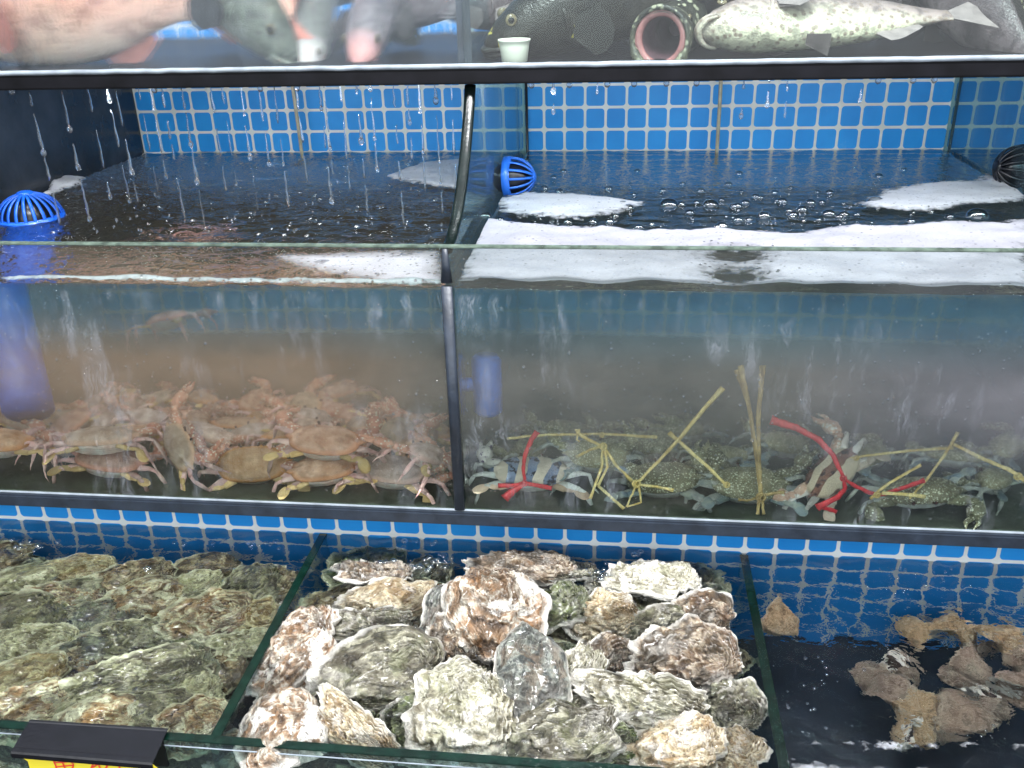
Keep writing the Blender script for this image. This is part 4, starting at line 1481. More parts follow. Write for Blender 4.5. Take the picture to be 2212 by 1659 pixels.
def fish(name, pos, fwd, upv, length, mat, label, finmat='fin_dark', mouth='shut', depth=1.0, group='fish crowded in the top tier tank', bend=0.0, lips=None):
    root = empty(name, pos)
    f = Vector(fwd).normalized()
    u_ = Vector(upv); u_ = (u_ - f * u_.dot(f)).normalized()
    y_ = u_.cross(f)
    root.matrix_world = Matrix.Translation(pos) @ Matrix((f, y_, u_)).transposed().to_4x4() @ Matrix.Scale(length / 2, 4)
    tag(root, label, 'fish', group)
    H = .62 * depth

    def cen(x):
        return bend * (x - 1) ** 2 * .25
    bm = bmesh.new()
    NS = 36
    prof = [(x, z, h * H / 2, w / 2 * .8) for x, z, h, w in PROF]
    if mouth == 'open':
        prof = [(1.06, -.02, .20, .19), (1.04, -.02, .235, .225), (.98, -.02, .25, .24)] + [p for p in prof if p[0] < .8]
    fine = []
    for i in range(len(prof) - 1):
        for t in (0, .34, .67):
            fine.append(tuple(prof[i][k] + (prof[i + 1][k] - prof[i][k]) * t for k in range(4)))
    fine.append(prof[-1])
    rings = []
    for (x, z, h, w) in fine:
        rings.append([bm.verts.new((x, cen(x) + math.cos(2 * math.pi * j / NS) * w * (1 + .02 * noise.noise(Vector((x * 6, j, 1)))),
                                    z + math.sin(2 * math.pi * j / NS) * h)) for j in range(NS)])
    for i in range(len(rings) - 1):
        for j in range(NS):
            bm.faces.new((rings[i][j], rings[i][(j + 1) % NS], rings[i + 1][(j + 1) % NS], rings[i + 1][j]))
    if mouth != 'open': bm.faces.new(rings[0][::-1])
    bm.faces.new(rings[-1])
    # gill cover edge as a raised crescent on each side
    mk('body', bm, FM[mat], root)
    for s in (-1, 1):
        bm = bmesh.new()
        pts = []
        for i in range(11):
            a = R(-75 + 15 * i)
            pts.append((.50 - .10 * math.cos(a) + .02, cen(.5) + s * (.215 + .004), 0) if False else
                       (.56 - .13 * math.cos(a), cen(.5) + s * .8 * .255 * math.sqrt(max(.05, 1 - (math.sin(a) * .30 / (.41 * H)) ** 2)), math.sin(a) * .30 * H * 1.1))
        tube(bm, pts, [.006 + .016 * math.sin(math.pi * i / 10) for i in range(11)], 8)
        mk('gill_cover', bm, FM[mat], root)
        bm = bmesh.new()
        b = [(.40, s * .205, -.02 - .025 * i) for i in range(6)]
        d = [Vector((-.9, s * .35, .35 - .28 * i)).normalized() for i in range(6)]
        fan(bm, b, d, [.22, .27, .30, .29, .25, .19])
        mk('pectoral_fin', bm, M[finmat], root)
        bm = bmesh.new()
        ball(bm, (.80, s * .155, .09 * depth), .042, .02, .042, 14, 8)
        e = mk('eye', bm, M['iris'], root)
        bm = bmesh.new()
        ball(bm, (.802, s * .166, .09 * depth), .026, .012, .026, 12, 6)
        mk('pupil', bm, M['pupil'], e)
    bm = bmesh.new()
    n = 16
    fan(bm, [(.35 - .085 * i, cen(.35 - .085 * i), H * (.46 - .018 * i - .0012 * i * i)) for i in range(n)], [Vector((-.35, 0, 1)).normalized()] * n,
        [.10 + .07 * math.sin(math.pi * i / n) for i in range(n)])
    mk('dorsal_fin', bm, M[finmat], root)
    bm = bmesh.new()
    fan(bm, [(-.35 - .06 * i, cen(-.35 - .06 * i), -H * (.40 - .035 * i)) for i in range(7)], [Vector((-.6, 0, -1)).normalized()] * 7, [.16, .17, .16, .14, .12, .1, .07])
    mk('anal_fin', bm, M[finmat], root)
    bm = bmesh.new()
    fan(bm, [(.20, cen(.2) + .02 * i, -H * .46) for i in range(-2, 3)], [Vector((-.75, .12 * i, -.6)).normalized() for i in range(-2, 3)], .20)
    mk('pelvic_fin', bm, M[finmat], root)
    bm = bmesh.new()
    n = 13
    fan(bm, [(-1.0, cen(-1), .06 - .01 * i) for i in range(n)], [Vector((-1, 0, .75 - .125 * i)).normalized() for i in range(n)],
        [.38 - .10 * math.sin(math.pi * i / (n - 1)) for i in range(n)])
    mk('tail_fin', bm, M[finmat], root)
    if mouth == 'open':
        bm = bmesh.new()
        prev = None
        for x, k in ((1.06, .98), (1.0, .80), (.90, .72), (.76, .62), (.60, .30)):
            rg = [bm.verts.new((x, math.cos(2 * math.pi * j / NS) * .19 * k, -.02 + math.sin(2 * math.pi * j / NS) * .20 * k)) for j in range(NS)]
            if prev:
                for j in range(NS): bm.faces.new((prev[j], rg[j], rg[(j + 1) % NS], prev[(j + 1) % NS]))
            prev = rg
        bm.faces.new(prev)
        mk('throat', bm, M['throat'], root)
        bm = bmesh.new()
        prev = []
        pts = [(1.045 - .02 * math.sin(a), math.cos(a) * .185, -.02 + math.sin(a) * .195) for a in [2 * math.pi * j / 40 for j in range(41)]]
        tube(bm, pts, .034, 10, cap=False)
        mk('gum', bm, M['gum'], root)
        bm = bmesh.new()
        pts = [(1.075 - .02 * math.sin(a), math.cos(a) * .225, -.02 + math.sin(a) * .235) for a in [2 * math.pi * j / 40 for j in range(41)]]
        tube(bm, pts, [.022 + (.018 if 22 < i < 38 else 0) for i in range(41)], 10, cap=False)
        mk('lip', bm, FM['mottled'], root)
    else:
        bm = bmesh.new()
        pts = []
        for i in range(17):
            a = R(-88 + 11 * i)
            pts.append((.86 + .155 * math.cos(a), math.sin(a) * .135, -.085))
        tube(bm, pts, [.010 + .016 * math.sin(math.pi * i / 16) for i in range(17)], 9)
        pts = [(x - .01, y * .96, z - .036) for x, y, z in pts]
        tube(bm, pts, [.010 + .018 * math.sin(math.pi * i / 16) for i in range(17)], 9)
        mk('lips', bm, M[lips] if lips else FM[mat], root)
    return root


def fp(x, y, Y): return onY(x, y, Y)


fish('red_fish', fp(105, 6, 1.64), (-1, -.03, .02), (0, -.15, 1), .50, 'coral', 'plump coral pink fish filling the upper left corner, tail to the right', 'fin_red', depth=1.5)
fish('grey_fish', fp(455, -50, 1.68), (.70, -.30, -.52), (.6, -.2, .8), .44, 'grey', 'green grey fish nosing down just right of the coral tail')
fish('pale_fish', fp(695, -5, 1.74), (-.05, -.80, -.72), (0, -.5, .8), .34, 'pale', 'fish facing the glass with a white chin', 'fin_pale', depth=.85)
fish('pale_fish', fp(825, -12, 1.76), (-.05, -.86, -.50), (0, -.4, .9), .38, 'pink', 'fish facing the glass with pouting red lips', 'fin_pale', depth=.85, lips='gum')
fish('grey_fish', fp(600, -40, 1.92), (1, .3, .1), (0, 0, 1), .46, 'grey', 'grey fish crossing behind the two that face the glass')
fish('red_fish', fp(590, -125, 1.68), (-.2, .3, 1), (.9, 0, .2), .26, 'coral', 'fish whose rosy fin hangs down beside the white chin', 'fin_red')
fish('grey_fish', fp(960, -30, 1.86), (.9, .3, .35), (-.3, 0, 1), .40, 'mauve', 'thin tailed grey fish swimming up next to the tank divider')
fish('grouper', fp(1330, -5, 1.66), (-1, -.30, -.25), (0, -.1, 1), .46, 'dark', 'black grouper with yellow flecks, head low by the white pot', bend=.25)
fish('grouper', fp(1400, -40, 1.84), (-1, .1, 0), (0, 0, 1), .60, 'dark', 'large black fish body added as dark backdrop behind the open mouthed one')  # body added to darken the gap between the front groupers
fish('grouper', fp(1120, 15, 1.80), (-.8, -.5, .05), (0, 0, 1), .30, 'mauve', 'mauve snouted fish seen beside the tank divider', 'fin_pale')
fish('grouper', fp(1500, 30, 1.76), (-.30, -.95, -.10), (.05, 0, 1), .40, 'mottled', 'mottled grouper gaping with its round pink mouth', mouth='open')
fish('grouper', fp(1775, 46, 1.605), (-1, -.10, -.02), (.05, .95, .32), .39, 'white', 'spotted cream grouper lying on its back, belly to the glass', 'fin_pale', depth=1.15)
fish('grouper', fp(2080, -10, 1.74), (-.25, .8, .4), (.1, 0, 1), .44, 'mauve', 'purple grey fish turned away at the right')
fish('grouper', fp(2240, -60, 1.66), (.3, -.2, -.9), (1, 0, .3), .30, 'olive', 'olive yellow fish cut off by the upper right corner')
fish('grouper', fp(1980, -60, 1.86), (1, .2, -.2), (0, 0, 1), .55, 'mauve', 'dark fish body added as backdrop behind the cream belly')  # added to keep the background dark
fish('grouper', fp(1680, -50, 1.92), (1, .2, .1), (0, 0, 1), .55, 'dark', 'dark fish body added as backdrop above the gaping grouper')  # added to fill the background with dark

# white pot standing in the fish tank
pot = empty('white_pot', onZ(1112, 150, ZU))
p0 = onY(1112, 146, YU + .045)
pot.location = (p0.x, YU + .045, ZU + .0005)
tag(pot, 'small white pot on the tank floor just right of the upper divider', 'pot')
bm = bmesh.new()
prof = [(.019, 0), (.0205, .002), (.0235, .024), (.0248, .031), (.0260, .032), (.0260, .035), (.0235, .035), (.0225, .025), (.018, .003), (.0005, .003)]
prev = None
for r_, z_ in prof:
    rg = [bm.verts.new((r_ * math.cos(2 * math.pi * j / 40), r_ * math.sin(2 * math.pi * j / 40), z_)) for j in range(40)]
    if prev:
        for j in range(40): bm.faces.new((prev[j], prev[(j + 1) % 40], rg[(j + 1) % 40], rg[j]))
    prev = rg
M['white_plastic'] = simple('white_plastic', (.80, .78, .68), .4, 10, .08, .1)
mk('cup', bm, M['white_plastic'], pot)

# =============================================================== foam, bubbles, drops
def foam_material(name, col=(.74, .76, .82), nz=1.1):
    k = N(name)
    c = k.coord()
    at = k.n('Attribute'); at.attribute_name = 'den'
    v = k.voro(c, 260, 'F1')
    v2 = k.voro(c, 90, 'F1')
    n = k.noise(c, 60, 4, .6)
    a = k.math('ADD', at.outputs['Fac'], k.math('MULTIPLY_ADD', n, nz, -nz / 2))
    a = k.math('SUBTRACT', a, k.math('MULTIPLY', k.ramp(v2, [(.14, 1.0), (.26, 0.0)]), .5))
    al = k.ramp(a, [(.12, 0.0), (.5, .72), (.8, 1.0)])
    h = k.math('ADD', k.math('MULTIPLY', v, -.5), k.math('ADD', k.math('MULTIPLY', v2, -.35), k.math('MULTIPLY', n, .3)))
    cc = k.mix(k.ramp(v, [(.0, .35), (.3, 0.0)]), col, tuple(x * .55 for x in col))
    cc = k.mix(k.ramp(k.noise(c, 9, 5, .65), [(.42, 0.0), (.7, .6)]), cc, tuple(x * .62 for x in col))
    s = k.pbr(cc, .35, k.bump(h, .4, .002), .5, Subsurface_Weight=.25, Subsurface_Radius=(.01, .01, .012), Subsurface_Scale=1.0)
    tr = k.n('BsdfTransparent')
    return k.done(k.mixs(al, tr.outputs[0], s))


M['foam'] = foam_material('white_foam', (.62, .64, .69))
M['foam_bank'] = foam_material('thick_foam', (.34, .34, .385))
M['film'] = foam_material('reflection_film', (.50, .47, .52), .25)


def sd_poly(p, poly):
    d = 1e9; s = 1
    n = len(poly)
    for i in range(n):
        ax, ay = poly[i]; bx, by = poly[i - 1]
        ex, ey = bx - ax, by - ay
        wx, wy = p[0] - ax, p[1] - ay
        t = max(0, min(1, (wx * ex + wy * ey) / (ex * ex + ey * ey + 1e-12)))
        dx, dy = wx - ex * t, wy - ey * t
        d = min(d, dx * dx + dy * dy)
        c1, c2, c3 = p[1] >= ay, p[1] < by, ex * wy > ey * wx
        if (c1 and c2 and c3) or (not c1 and not c2 and not c3): s = -s
    return -s * math.sqrt(d)          # positive inside


def foam(name, pix, zs, label, thick=.010, soft=.02, amp=.018, cell=.0045, dens=1.0, world_poly=None, holes=(), seed=0, mat='foam', ymin=None, xlim=None):
    poly = world_poly or [tuple(onZ(x, y, zs).xy) for x, y in pix]
    xs = [p[0] for p in poly]; ys = [p[1] for p in poly]
    x0, x1, y0, y1 = min(xs) - amp, max(xs) + amp, min(ys) - amp, max(ys) + amp
    if ymin: y0 = max(y0, ymin)
    if xlim: x0, x1 = max(x0, xlim[0]), min(x1, xlim[1])
    bm = bmesh.new()
    lay = bm.verts.layers.float.new('den')
    nx, ny = max(2, int((x1 - x0) / cell)), max(2, int((y1 - y0) / cell))
    g = {}
    for j in range(ny + 1):
        for i in range(nx + 1):
            x, y = x0 + (x1 - x0) * i / nx, y0 + (y1 - y0) * j / ny
            s = sd_poly((x, y), poly)
            s += amp * (1.3 * noise.noise(Vector((x * 9, y * 16, seed))) + .7 * noise.noise(Vector((x * 45, y * 60, seed))) + .45 * noise.noise(Vector((x * 120, y * 150, seed))))
            for hx, hy, ra, rb in holes:
                q = math.hypot((x - hx) / ra, (y - hy) / rb) + .25 * noise.noise(Vector((x * 70, y * 70, 3)))
                s = min(s, (q - 1) * .012)
            if s > -.004:
                m = max(0, min(1, (s + .002) / soft))
                z = zs + .0005 + thick * (m ** .6) * (1 + .5 * noise.noise(Vector((x * 16, y * 22, 1)))) + .0007 * noise.noise(Vector((x * 160, y * 160, 1)))
                v = bm.verts.new((x, y, z))
                v[lay] = m * dens
                g[i, j] = v
    for (i, j) in list(g):
        if (i + 1, j) in g and (i, j + 1) in g and (i + 1, j + 1) in g:
            bm.faces.new((g[i, j], g[i + 1, j], g[i + 1, j + 1], g[i, j + 1]))
    loose = [v for v in bm.verts if not v.link_faces]
    bmesh.ops.delete(bm, geom=loose, context='VERTS')
    o = mk(name, bm, M[mat])
    tag(o, label, 'foam', None, 'stuff')
    return o


def hole(x, y, rx, ry):
    p = onZ(x, y, ZW); q = onZ(x + rx, y, ZW); r_ = onZ(x, y - ry, ZW)
    return (p.x, p.y, abs(q.x - p.x), abs(r_.y - p.y))


foam('foam', [(830, 385), (900, 354), (1010, 345), (1000, 412), (935, 408), (885, 396)], ZW + .003, 'smooth white foam patch against the left side of the divider', .006, .025, .012, seed=1, xlim=(-2, XM - .012))
foam('foam', [(80, 432), (115, 400), (150, 386), (188, 390), (172, 406), (110, 427)], ZW + .003, 'small foam patch behind the blue strainer dome', .014, .02, .012, seed=2, xlim=(XL, 0))
foam('foam', None, ZW + .001, 'thin white foam line along the glass of the left cell', .010, .008, .004, cell=.003, seed=3,
     world_poly=[(XL + .003, YG + .005), (XM - .010, YG + .005), (XM - .010, YG + .018), (XL + .003, YG + .013)], ymin=YG + .0045, xlim=(XL, XM - .009))
foam('foam', [(560, 548), (640, 545), (965, 538), (975, 622), (820, 614), (700, 596), (640, 580), (600, 565)], ZW + .001, 'pale reflection on the water left of the divider, painted as a thin film', .001, .05, .008, dens=.85, mat='film', seed=4, ymin=YG + .02, xlim=(XL, XM - .01))  # bright reflection on the water, painted as a flat pale patch
foam('foam', [(1075, 430), (1130, 418), (1240, 420), (1340, 427), (1400, 440), (1350, 462), (1250, 478), (1180, 474), (1120, 470), (1080, 462)], ZW + .003, 'foam raft under the middle strainer', .006, .03, .015, seed=5, xlim=(XM + .01, XR))
foam('foam', [(1000, 498), (1050, 480), (1110, 486), (1200, 492), (1330, 497), (1450, 500), (1600, 503), (1750, 500), (1900, 492), (2050, 486), (2240, 478), (2240, 660), (985, 650)],
     ZW + .002, 'thick white foam bank behind the front glass of the right cell', .010, mat='foam_bank', soft=.035, amp=.016, seed=6, ymin=YG + .006, xlim=(XM + .010, XR - .008),
     holes=[hole(1590, 561, 34, 9), hole(1588, 604, 34, 10)])
foam('foam', [(1850, 445), (1900, 412), (2000, 398), (2100, 390), (2125, 368), (2165, 385), (2240, 405), (2240, 436), (2100, 446), (1990, 462), (1900, 456)], ZW + .003, 'grey white foam raft at the right edge', .006, .03, .015, seed=7, xlim=(XM, XR - .008))
foam('foam', [(1700, 1590), (1800, 1600), (1960, 1604), (2100, 1600), (2230, 1605), (2230, 1622), (2080, 1618), (1950, 1622), (1800, 1618), (1700, 1610)], ZO + .004, 'wavy pale foam line across the right cell of the low tank', .003, .02, .008, dens=.34, seed=8)
foam('foam', [(1700, 1640), (1850, 1652), (2050, 1668), (1900, 1690), (1690, 1690)], ZO + .004, 'milky foam in the lower corner of the right cell', .003, .03, .01, dens=.6, seed=9)


def bubble_material():
    k = N('bubble_film')
    lw = k.n('LayerWeight'); lw.inputs['Blend'].default_value = .35
    tr = k.n('BsdfTransparent'); tr.inputs['Color'].default_value = (.92, .96, .98, 1)
    gl = k.n('BsdfGlossy'); gl.inputs['Roughness'].default_value = .02
    return k.done(k.mixs(k.math('MULTIPLY_ADD', lw.outputs['Facing'], .85, .10), tr.outputs[0], gl.outputs[0]))


def drop_material():
    k = N('clear_water_drop')
    g = k.n('BsdfGlass'); g.inputs['IOR'].default_value = 1.33
    g.inputs['Roughness'].default_value = .0
    tr = k.n('BsdfTransparent')
    df = k.n('BsdfDiffuse'); df.inputs['Color'].default_value = (.75, .85, .95, 1)
    return k.done(k.mixs(.05, k.mixs(.40, g.outputs[0], tr.outputs[0]), df.outputs[0]))


M['bubble'] = bubble_material()
M['drop'] = drop_material()


def dome(bm, c, r, seg=14, rings=5, flat=.75, axis=None):
    c = Vector(c)
    Mx = Matrix.Identity(3)
    if axis is not None: Mx = Vector((0, 0, 1)).rotation_difference(Vector(axis)).to_matrix()
    prev = None
    for i in range(rings):
        a = math.pi / 2 * i / rings
        rg = [bm.verts.new(c + Mx @ Vector((r * math.cos(a) * math.cos(2 * math.pi * j / seg), r * math.cos(a) * math.sin(2 * math.pi * j / seg), r * flat * math.sin(a)))) for j in range(seg)]
        if prev:
            for j in range(seg): bm.faces.new((prev[j], prev[(j + 1) % seg], rg[(j + 1) % seg], rg[j]))
        prev = rg
    t = bm.verts.new(c + Mx @ Vector((0, 0, r * flat)))
    for j in range(seg): bm.faces.new((prev[j], prev[(j + 1) % seg], t))


rng = random.Random(21)
bm = bmesh.new()
for i in range(150):
    x, y = rng.uniform(1130, 2060), rng.triangular(350, 500, 470)
    p = onZ(x, y, ZW)
    if XM + .02 < p.x < XR - .02: dome(bm, (p.x, p.y, ZW + .001), rng.choice([.003, .004, .006, .009, .012]) * rng.uniform(.6, 1.0))
for x, y, r_ in ((1445, 445, .019), (1535, 445, .016), (1490, 462, .010), (1650, 470, .014), (1890, 440, .017), (1790, 465, .013), (2110, 470, .020), (1345, 445, .012), (1380, 495, .010), (1560, 492, .012), (1050, 470, .012), (1080, 478, .01), (1750, 440, .011), (1610, 440, .01)):
    p = onZ(x, y, ZW); dome(bm, (p.x, p.y, ZW + .001), r_, 22, 8)
tag(mk('bubbles', bm, M['bubble']), 'clear bubbles floating on the dark water of the right cell', 'bubbles', None, 'stuff')
bm = bmesh.new()
for i in range(90):
    x, y = rng.uniform(60, 960), rng.uniform(345, 515)
    p = onZ(x, y, ZW)
    if XL + .02 < p.x < XM - .02: dome(bm, (p.x, p.y, ZW + .002), rng.uniform(.002, .006))
tag(mk('bubbles', bm, M['bubble']), 'small bubbles and splashes on the choppy water of the left cell', 'bubbles', None, 'stuff')
bm = bmesh.new()
cl = [(950, 1212, 40, 10, 22), (930, 1228, 60, 8, 16), (1320, 1235, 40, 16, 16), (1290, 1240, 30, 10, 8), (1380, 1195, 30, 8, 6), (870, 1215, 40, 10, 8), (325, 1228, 20, 8, 4), (560, 1178, 120, 10, 12),
      (1940, 1235, 60, 22, 18), (2050, 1250, 60, 20, 12), (60, 1180, 60, 16, 16), (1750, 1480, 110, 90, 22), (2140, 1590, 90, 20, 8), (900, 1165, 60, 14, 8), (890, 1355, 20, 8, 5), (1950, 1280, 80, 20, 10), (1180, 1175, 300, 10, 14)]
for x, y, dx, dy, n in cl:
    for _ in range(n):
        p = onZ(x + rng.gauss(0, dx * .5), y + rng.gauss(0, dy * .5), ZO + .002)
        if p.y < YL - .01: dome(bm, p, rng.uniform(.0016, .006) if x < 1700 else rng.uniform(.001, .003), 16, 6)
tag(mk('bubbles', bm, M['bubble']), 'clusters of clear bubbles at the back of the oyster tank', 'bubbles', None, 'stuff')

# drips falling from the wet ledge
bm = bmesh.new()
streams = [(62, 1.52), (132, 1.53), (190, 1.58), (232, 1.62), (250, 1.55), (325, 1.66), (350, 1.60), (393, 1.54), (455, 1.60), (520, 1.66), (592, 1.55), (640, 1.72), (690, 1.58), (735, 1.66), (770, 1.60), (800, 1.7),
           (850, 1.58), (905, 1.66), (940, 1.56), (975, 1.7), (1195, 1.6), (1290, 1.75), (1605, 1.53), (1660, 1.7), (1700, 1.6), (700, 1.9), (480, 1.85), (300, 1.8), (560, 1.8), (880, 1.85), (1860, 1.7)]
for sx_, Y in streams:
    p = onY(sx_, 195, Y)
    n = rng.randint(3, 6) if sx_ < 1100 else 2
    z = -.178
    for q in range(n):
        L = rng.uniform(.02, .075) if sx_ < 1100 else rng.uniform(.01, .03)
        z1 = z - L
        if z1 < ZW + .005: break
        r0 = rng.uniform(.0012, .0028)
        pts = [(p.x + rng.uniform(-.001, .001), Y, z - L * t / 6) for t in range(7)]
        tube(bm, pts, [r0 * (.35 + .9 * (t / 6) ** 1.5 + .25 * rng.random()) if t < 6 else r0 * .5 for t in range(7)], 8)
        if rng.random() < .35: ball(bm, (p.x, Y, z1 - .002), r0 * 1.9, r0 * 1.9, r0 * 2.6, 9, 6)
        z = z1 - rng.uniform(.004, .035)
    for q in range(rng.randint(1, 4)):                            # splash crowns where they land
        a = rng.uniform(0, 6.28)
        ball(bm, (p.x + math.cos(a) * .008, Y + math.sin(a) * .008, ZW + rng.uniform(.002, .014)), .0022, .0022, .003, 8, 5)
for x in (1148, 1230, 1312, 1370, 1440, 1505, 1897, 1972, 2018, 20, 330, 560, 640):
    p = onY(x, 172, YU + .004)
    ball(bm, (p.x, YU + .003, ZU - .030), .0048, .0045, .0055, 12, 7)
tag(mk('falling_water', bm, M['drop']), 'drips and beads of water falling from the wet ledge', 'water drops', None, 'stuff')

# droplets clinging to the crab tank's front glass
bm = bmesh.new()
for i in range(3600):
    x = rng.uniform(-1.22, .80)
    z = rng.uniform(ZB + .01, ZW + .05)
    d = .5 + noise.noise(Vector((x * 3, 0, z * 5)))
    if rng.random() > d + .15: continue
    r_ = rng.uniform(.0007, .0018) * (1.8 if rng.random() < .06 else 1)
    dome(bm, (x, YG - .0082, z), r_, 6, 2, .55, (0, -1, 0))
tag(mk('water_droplets', bm, M['drop']), 'tiny droplets beaded all over the front glass of the crab tank', 'droplets', None, 'stuff')


# =============================================================== strainers, hoses
def plastic(name, col, rough=.28):
    k = N(name)
    c = k.coord()
    n = k.noise(c, 60, 4)
    cc = k.ramp(n, [(.3, tuple(x * .8 for x in col)), (.7, col)])
    return k.done(k.pbr(cc, rough, k.bump(n, .1, .001), .5))


M['blue_plastic'] = plastic('blue_plastic', (.012, .13, .75))
M['blue_plastic_light'] = plastic('bright_blue_plastic', (.03, .18, .80))
M['black_plastic'] = plastic('black_plastic', (.008, .009, .014), .3)


def strainer(name, pos, axis, r, h, mat, label, ribs=18, pipe=None):
    root = empty(name, pos)
    q = Vector((0, 0, 1)).rotation_difference(Vector(axis))
    root.rotation_mode = 'QUATERNION'
    root.rotation_quaternion = q
    tag(root, label, 'strainer')
    bm = bmesh.new()
    for i in range(ribs):
        a0 = 2 * math.pi * i / ribs
        n = 10
        pr = None
        for t in range(n + 1):
            ph = math.pi / 2 * t / n * .86
            rr, zz = r * math.cos(ph), h * math.sin(ph)
            hw = min(.0030, rr * .30) * (r / .06) ** .5
            c_ = Vector((math.cos(a0), math.sin(a0), 0)); s_ = Vector((-math.sin(a0), math.cos(a0), 0))
            nr = (c_ * math.cos(ph) + Vector((0, 0, 1)) * math.sin(ph))
            th = .0025
            b = c_ * rr + Vector((0, 0, zz))
            ring = [bm.verts.new(b - s_ * hw), bm.verts.new(b + s_ * hw), bm.verts.new(b + s_ * hw * .8 - nr * th), bm.verts.new(b - s_ * hw * .8 - nr * th)]
            if pr:
                for k in range(4): bm.faces.new((pr[k], pr[(k + 1) % 4], ring[(k + 1) % 4], ring[k]))
            pr = ring
    mk('grille', bm, mat, root)
    bm = bmesh.new()
    tube(bm, [(0, 0, -.012), (0, 0, .003)], [r * 1.03, r * 1.03], 40)
    mk('base_ring', bm, mat, root)
    bm = bmesh.new()
    dome(bm, (0, 0, h * .955), r * .27, 24, 5, .35)
    mk('cap', bm, mat, root)
    bm = bmesh.new()
    ball(bm, (0, 0, 0), r * .86, r * .86, h * .8, 24, 10)
    mk('dark_inside', bm, M['black_plastic'], root)
    if pipe:
        bm = bmesh.new()
        tgt = q.inverted() @ (pipe - Vector(pos))
        tube(bm, [(0, 0, -.008), (0, 0, -.04), tuple(Vector((0, 0, -.04)).lerp(tgt, .5)), tuple(tgt)], [r * .78] * 4, 36)
        mk('pipe', bm, mat, root)
    return root


strainer('strainer', (-1.150, 1.650, ZW + .001), (0, -.03, 1), .060, .048, M['blue_plastic'], 'blue slotted strainer dome on a tall pipe at the left edge', 22, thruY(60, 885, YG, 1.41))
strainer('strainer', (XM + .020, 1.872, -.400), (1, -.10, .05), .042, .050, M['blue_plastic_light'], 'bright blue slotted strainer mounted on the divider above the foam', 14)
q = thruY(2185, 372, YG, 1.9)
strainer('strainer', (XR + .022, 1.93, -.395), (-1, -.2, .1), .045, .05, M['black_plastic'], 'black strainer at the right edge of the tank', 14)
q = thruY(1052, 832, YG, 1.36)
root = empty('drain_fitting', q)
tag(root, 'blurred blue drain fitting low on the divider in the right cell', 'fitting')
bm = bmesh.new()
tube(bm, [(0, 0, -.052), (0, 0, -.045), (0, 0, .045), (0, 0, .052)], [.018, .024, .024, .018], 24)
mk('pipe', bm, M['blue_plastic_light'], root)
bm = bmesh.new()
tube(bm, [(0, 0, .0), (-.05, 0, .0)], .012, 16)
mk('spout', bm, M['blue_plastic_light'], root)
M['hose'] = simple('tan_air_hose', (.42, .38, .28), .35, 50, .25, .2)
for x, l in ((-.81, 'thin tan air hose hanging in the left cell before the tiles'), (.217, 'thin tan air hose hanging in the right cell before the tiles')):
    bm = bmesh.new()
    tube(bm, [(x - .004, 2.27, -.165), (x - .001, 2.272, -.3), (x, 2.275, -.42), (x, 2.28, -.56)], .0044, 12)
    o = mk('air_hose', bm, M['hose'])
    tag(o, l, 'hose', 'air hoses')

# =============================================================== label clip on the front rim
M['clip'] = simple('glossy_black_clip', (.006, .006, .009), .22, 30, .3, .12, 200)
M['card'] = simple('yellow_card', (.86, .70, .05), .5, 30, .05, .05)
M['ink'] = simple('red_marker', (.75, .05, .03), .5, 30, .1, .05)
A_, B_ = onZ(66, 1554, -.8805), onZ(364, 1573, -.8815)
C_, D_ = onY(329, 1652, .776), onY(23, 1627, .776)
lc = empty('label_holder', A_)
tag(lc, 'glossy black clip holding a yellow price card on the front rim', 'label holder')


def lpart(nm, bm, mat, smooth=False, parent=None):
    o = mk(nm, bm, mat, None, smooth)
    o.parent = parent or lc
    o.matrix_parent_inverse = Matrix.Translation(-lc.location)
    return o


nrm = (B_ - A_).cross(D_ - A_).normalized()
if nrm.z < 0: nrm = -nrm
bm = bmesh.new()
prof_t = [(0, 0), (.03, .0016), (.08, .0016), (.10, .0004), (.12, .0012), (.80, .0012), (.83, .0003), (.86, .0016), (.97, .0016), (1.0, -.001), (1.02, -.005)]
rows = []
for t, h in prof_t:
    rows.append([bm.verts.new(A_.lerp(D_, t).lerp(B_.lerp(C_, t), s / 12) + nrm * h) for s in range(13)])
low = []
for t, h in prof_t:
    low.append([bm.verts.new(A_.lerp(D_, t).lerp(B_.lerp(C_, t), s / 12) + nrm * (h - .0022)) for s in range(13)])
for i in range(len(rows) - 1):
    for s in range(12):
        bm.faces.new((rows[i][s], rows[i][s + 1], rows[i + 1][s + 1], rows[i + 1][s]))
        bm.faces.new((low[i][s], low[i + 1][s], low[i + 1][s + 1], low[i][s + 1]))
    bm.faces.new((rows[i][0], rows[i + 1][0], low[i + 1][0], low[i][0]))
    bm.faces.new((rows[i][12], low[i][12], low[i + 1][12], rows[i + 1][12]))
lpart('clip_plate', bm, M['clip'])
bm = bmesh.new()
y0c = YF - .002
box(bm, A_.x + .004, B_.x - .001, YF - .0165, YF - .0135, -.93, A_.z - .004)
lpart('clip_back', bm, M['clip'])
# yellow card hanging from the lower lip
def cp(x, y, d=0.0): return onY(x, y, .777 - d)
bm = bmesh.new()
outl = [(38, 1630), (60, 1645), (70, 1680), (330, 1700), (345, 1662), (329, 1650)]
bm.faces.new([bm.verts.new(cp(*p)) for p in outl])
lpart('card', bm, M['card'])


def S(zx, zy): return (zx * .1885, 1525 + zy * .1885)


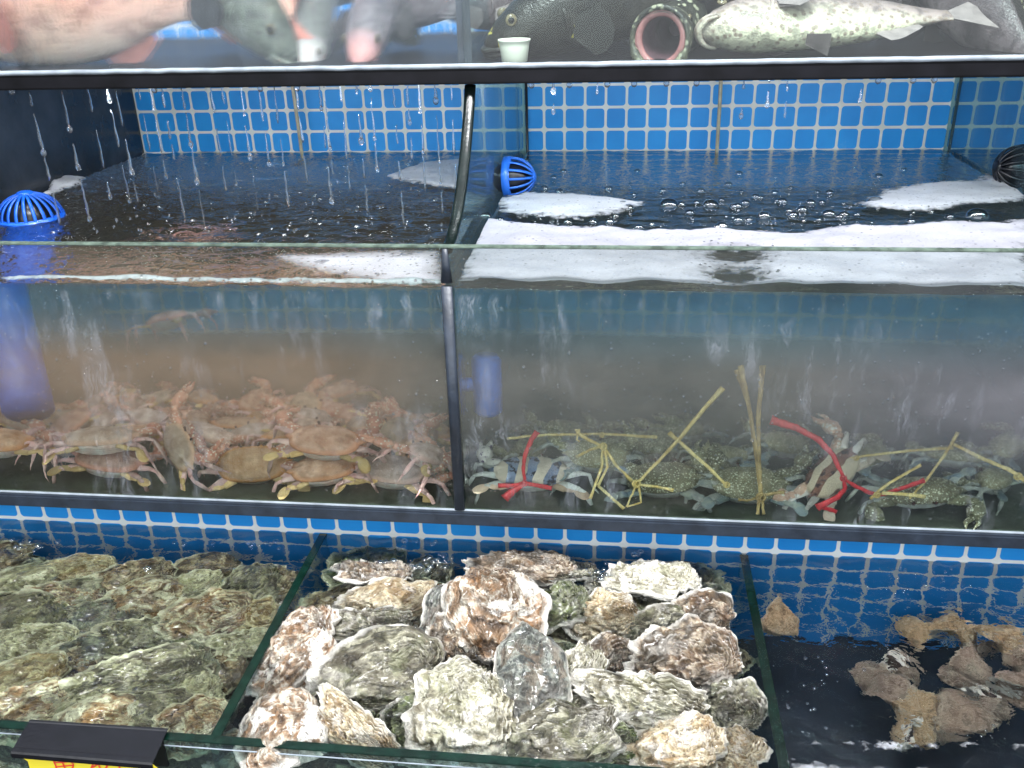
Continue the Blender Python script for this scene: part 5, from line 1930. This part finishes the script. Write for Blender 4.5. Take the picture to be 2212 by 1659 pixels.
glyphs = [[(612, 628), (640, 690), (650, 740)], [(615, 650), (700, 648), (800, 640), (840, 665), (835, 700), (815, 740)], [(700, 622), (735, 690), (760, 760)], [(640, 700), (720, 690), (838, 680)],
          [(1072, 652), (1055, 690), (1035, 740)], [(1135, 655), (1085, 690), (1060, 705)], [(1120, 655), (1130, 680), (1160, 740)], [(1240, 668), (1222, 695), (1200, 740)], [(1240, 674), (1300, 668), (1350, 685), (1372, 705), (1350, 740)]]
bm = bmesh.new()
for g_ in glyphs:
    tube(bm, [cp(*S(*p), .0008) for p in g_], .0011, 6, flat=.25, upv=Vector((0, -1, 0)))
lpart('writing', bm, M['ink'])

# =============================================================== light
world = bpy.data.worlds.new('World')
scene.world = world
world.use_nodes = True
wt = world.node_tree
bg = wt.nodes['Background']
tc = wt.nodes.new('ShaderNodeTexCoord')
sp = wt.nodes.new('ShaderNodeSeparateXYZ')
wt.links.new(tc.outputs['Generated'], sp.inputs[0])
cr = wt.nodes.new('ShaderNodeValToRGB')
cr.color_ramp.elements[0].position = .35
cr.color_ramp.elements[0].color = (.10, .10, .11, 1)
cr.color_ramp.elements[1].position = .75
cr.color_ramp.elements[1].color = (.80, .86, .95, 1)
mp = wt.nodes.new('ShaderNodeMath'); mp.operation = 'MULTIPLY_ADD'
mp.inputs[1].default_value = .5; mp.inputs[2].default_value = .5
wt.links.new(sp.outputs[2], mp.inputs[0])
wt.links.new(mp.outputs[0], cr.inputs[0])
wt.links.new(cr.outputs[0], bg.inputs[0])
bg.inputs[1].default_value = 1.0


def area(name, loc, target, sx, sy, power, col=(1, 1, 1)):
    l = bpy.data.lights.new(name, 'AREA')
    l.shape = 'RECTANGLE'
    l.size, l.size_y = sx, sy
    l.energy = power
    l.color = col
    o = bpy.data.objects.new(name, l)
    COL.objects.link(o)
    o.location = loc
    d = Vector(target) - Vector(loc)
    o.rotation_euler = d.to_track_quat('-Z', 'Y').to_euler()
    return o


area('ceiling_lamp', (.1, .45, 1.9), (-.1, 1.2, -.8), 1.2, .5, 125, (.97, .98, 1))
area('shopfront_light', (-.3, -1.9, .45), (-.1, 1.6, -.5), 5.0, 2.6, 105, (.93, .97, 1))
area('under_shelf_fill', (-.25, 1.62, -.182), (-.25, 1.95, -.60), 2.3, .05, 9, (.93, .97, 1))  # unseen fill light added under the ledge to brighten the tank
for lx in (-1.0, .1, 1.1):
    area('tube_lamp', (lx, .75, 1.35), (lx * .6, 1.2, -.8), .9, .03, 14, (1, .99, .97))

cy = scene.cycles
cy.use_denoising = True
cy.max_bounces = 12
cy.transmission_bounces = 10
cy.transparent_max_bounces = 24
cy.diffuse_bounces = 3
cy.glossy_bounces = 5
cy.sample_clamp_indirect = 30.0
cy.caustics_refractive = True
cy.caustics_reflective = False
cy.blur_glossy = .3
scene.view_settings.view_transform = 'Standard'
scene.view_settings.look = 'None'
scene.view_settings.exposure = 0
scene.render.film_transparent = False
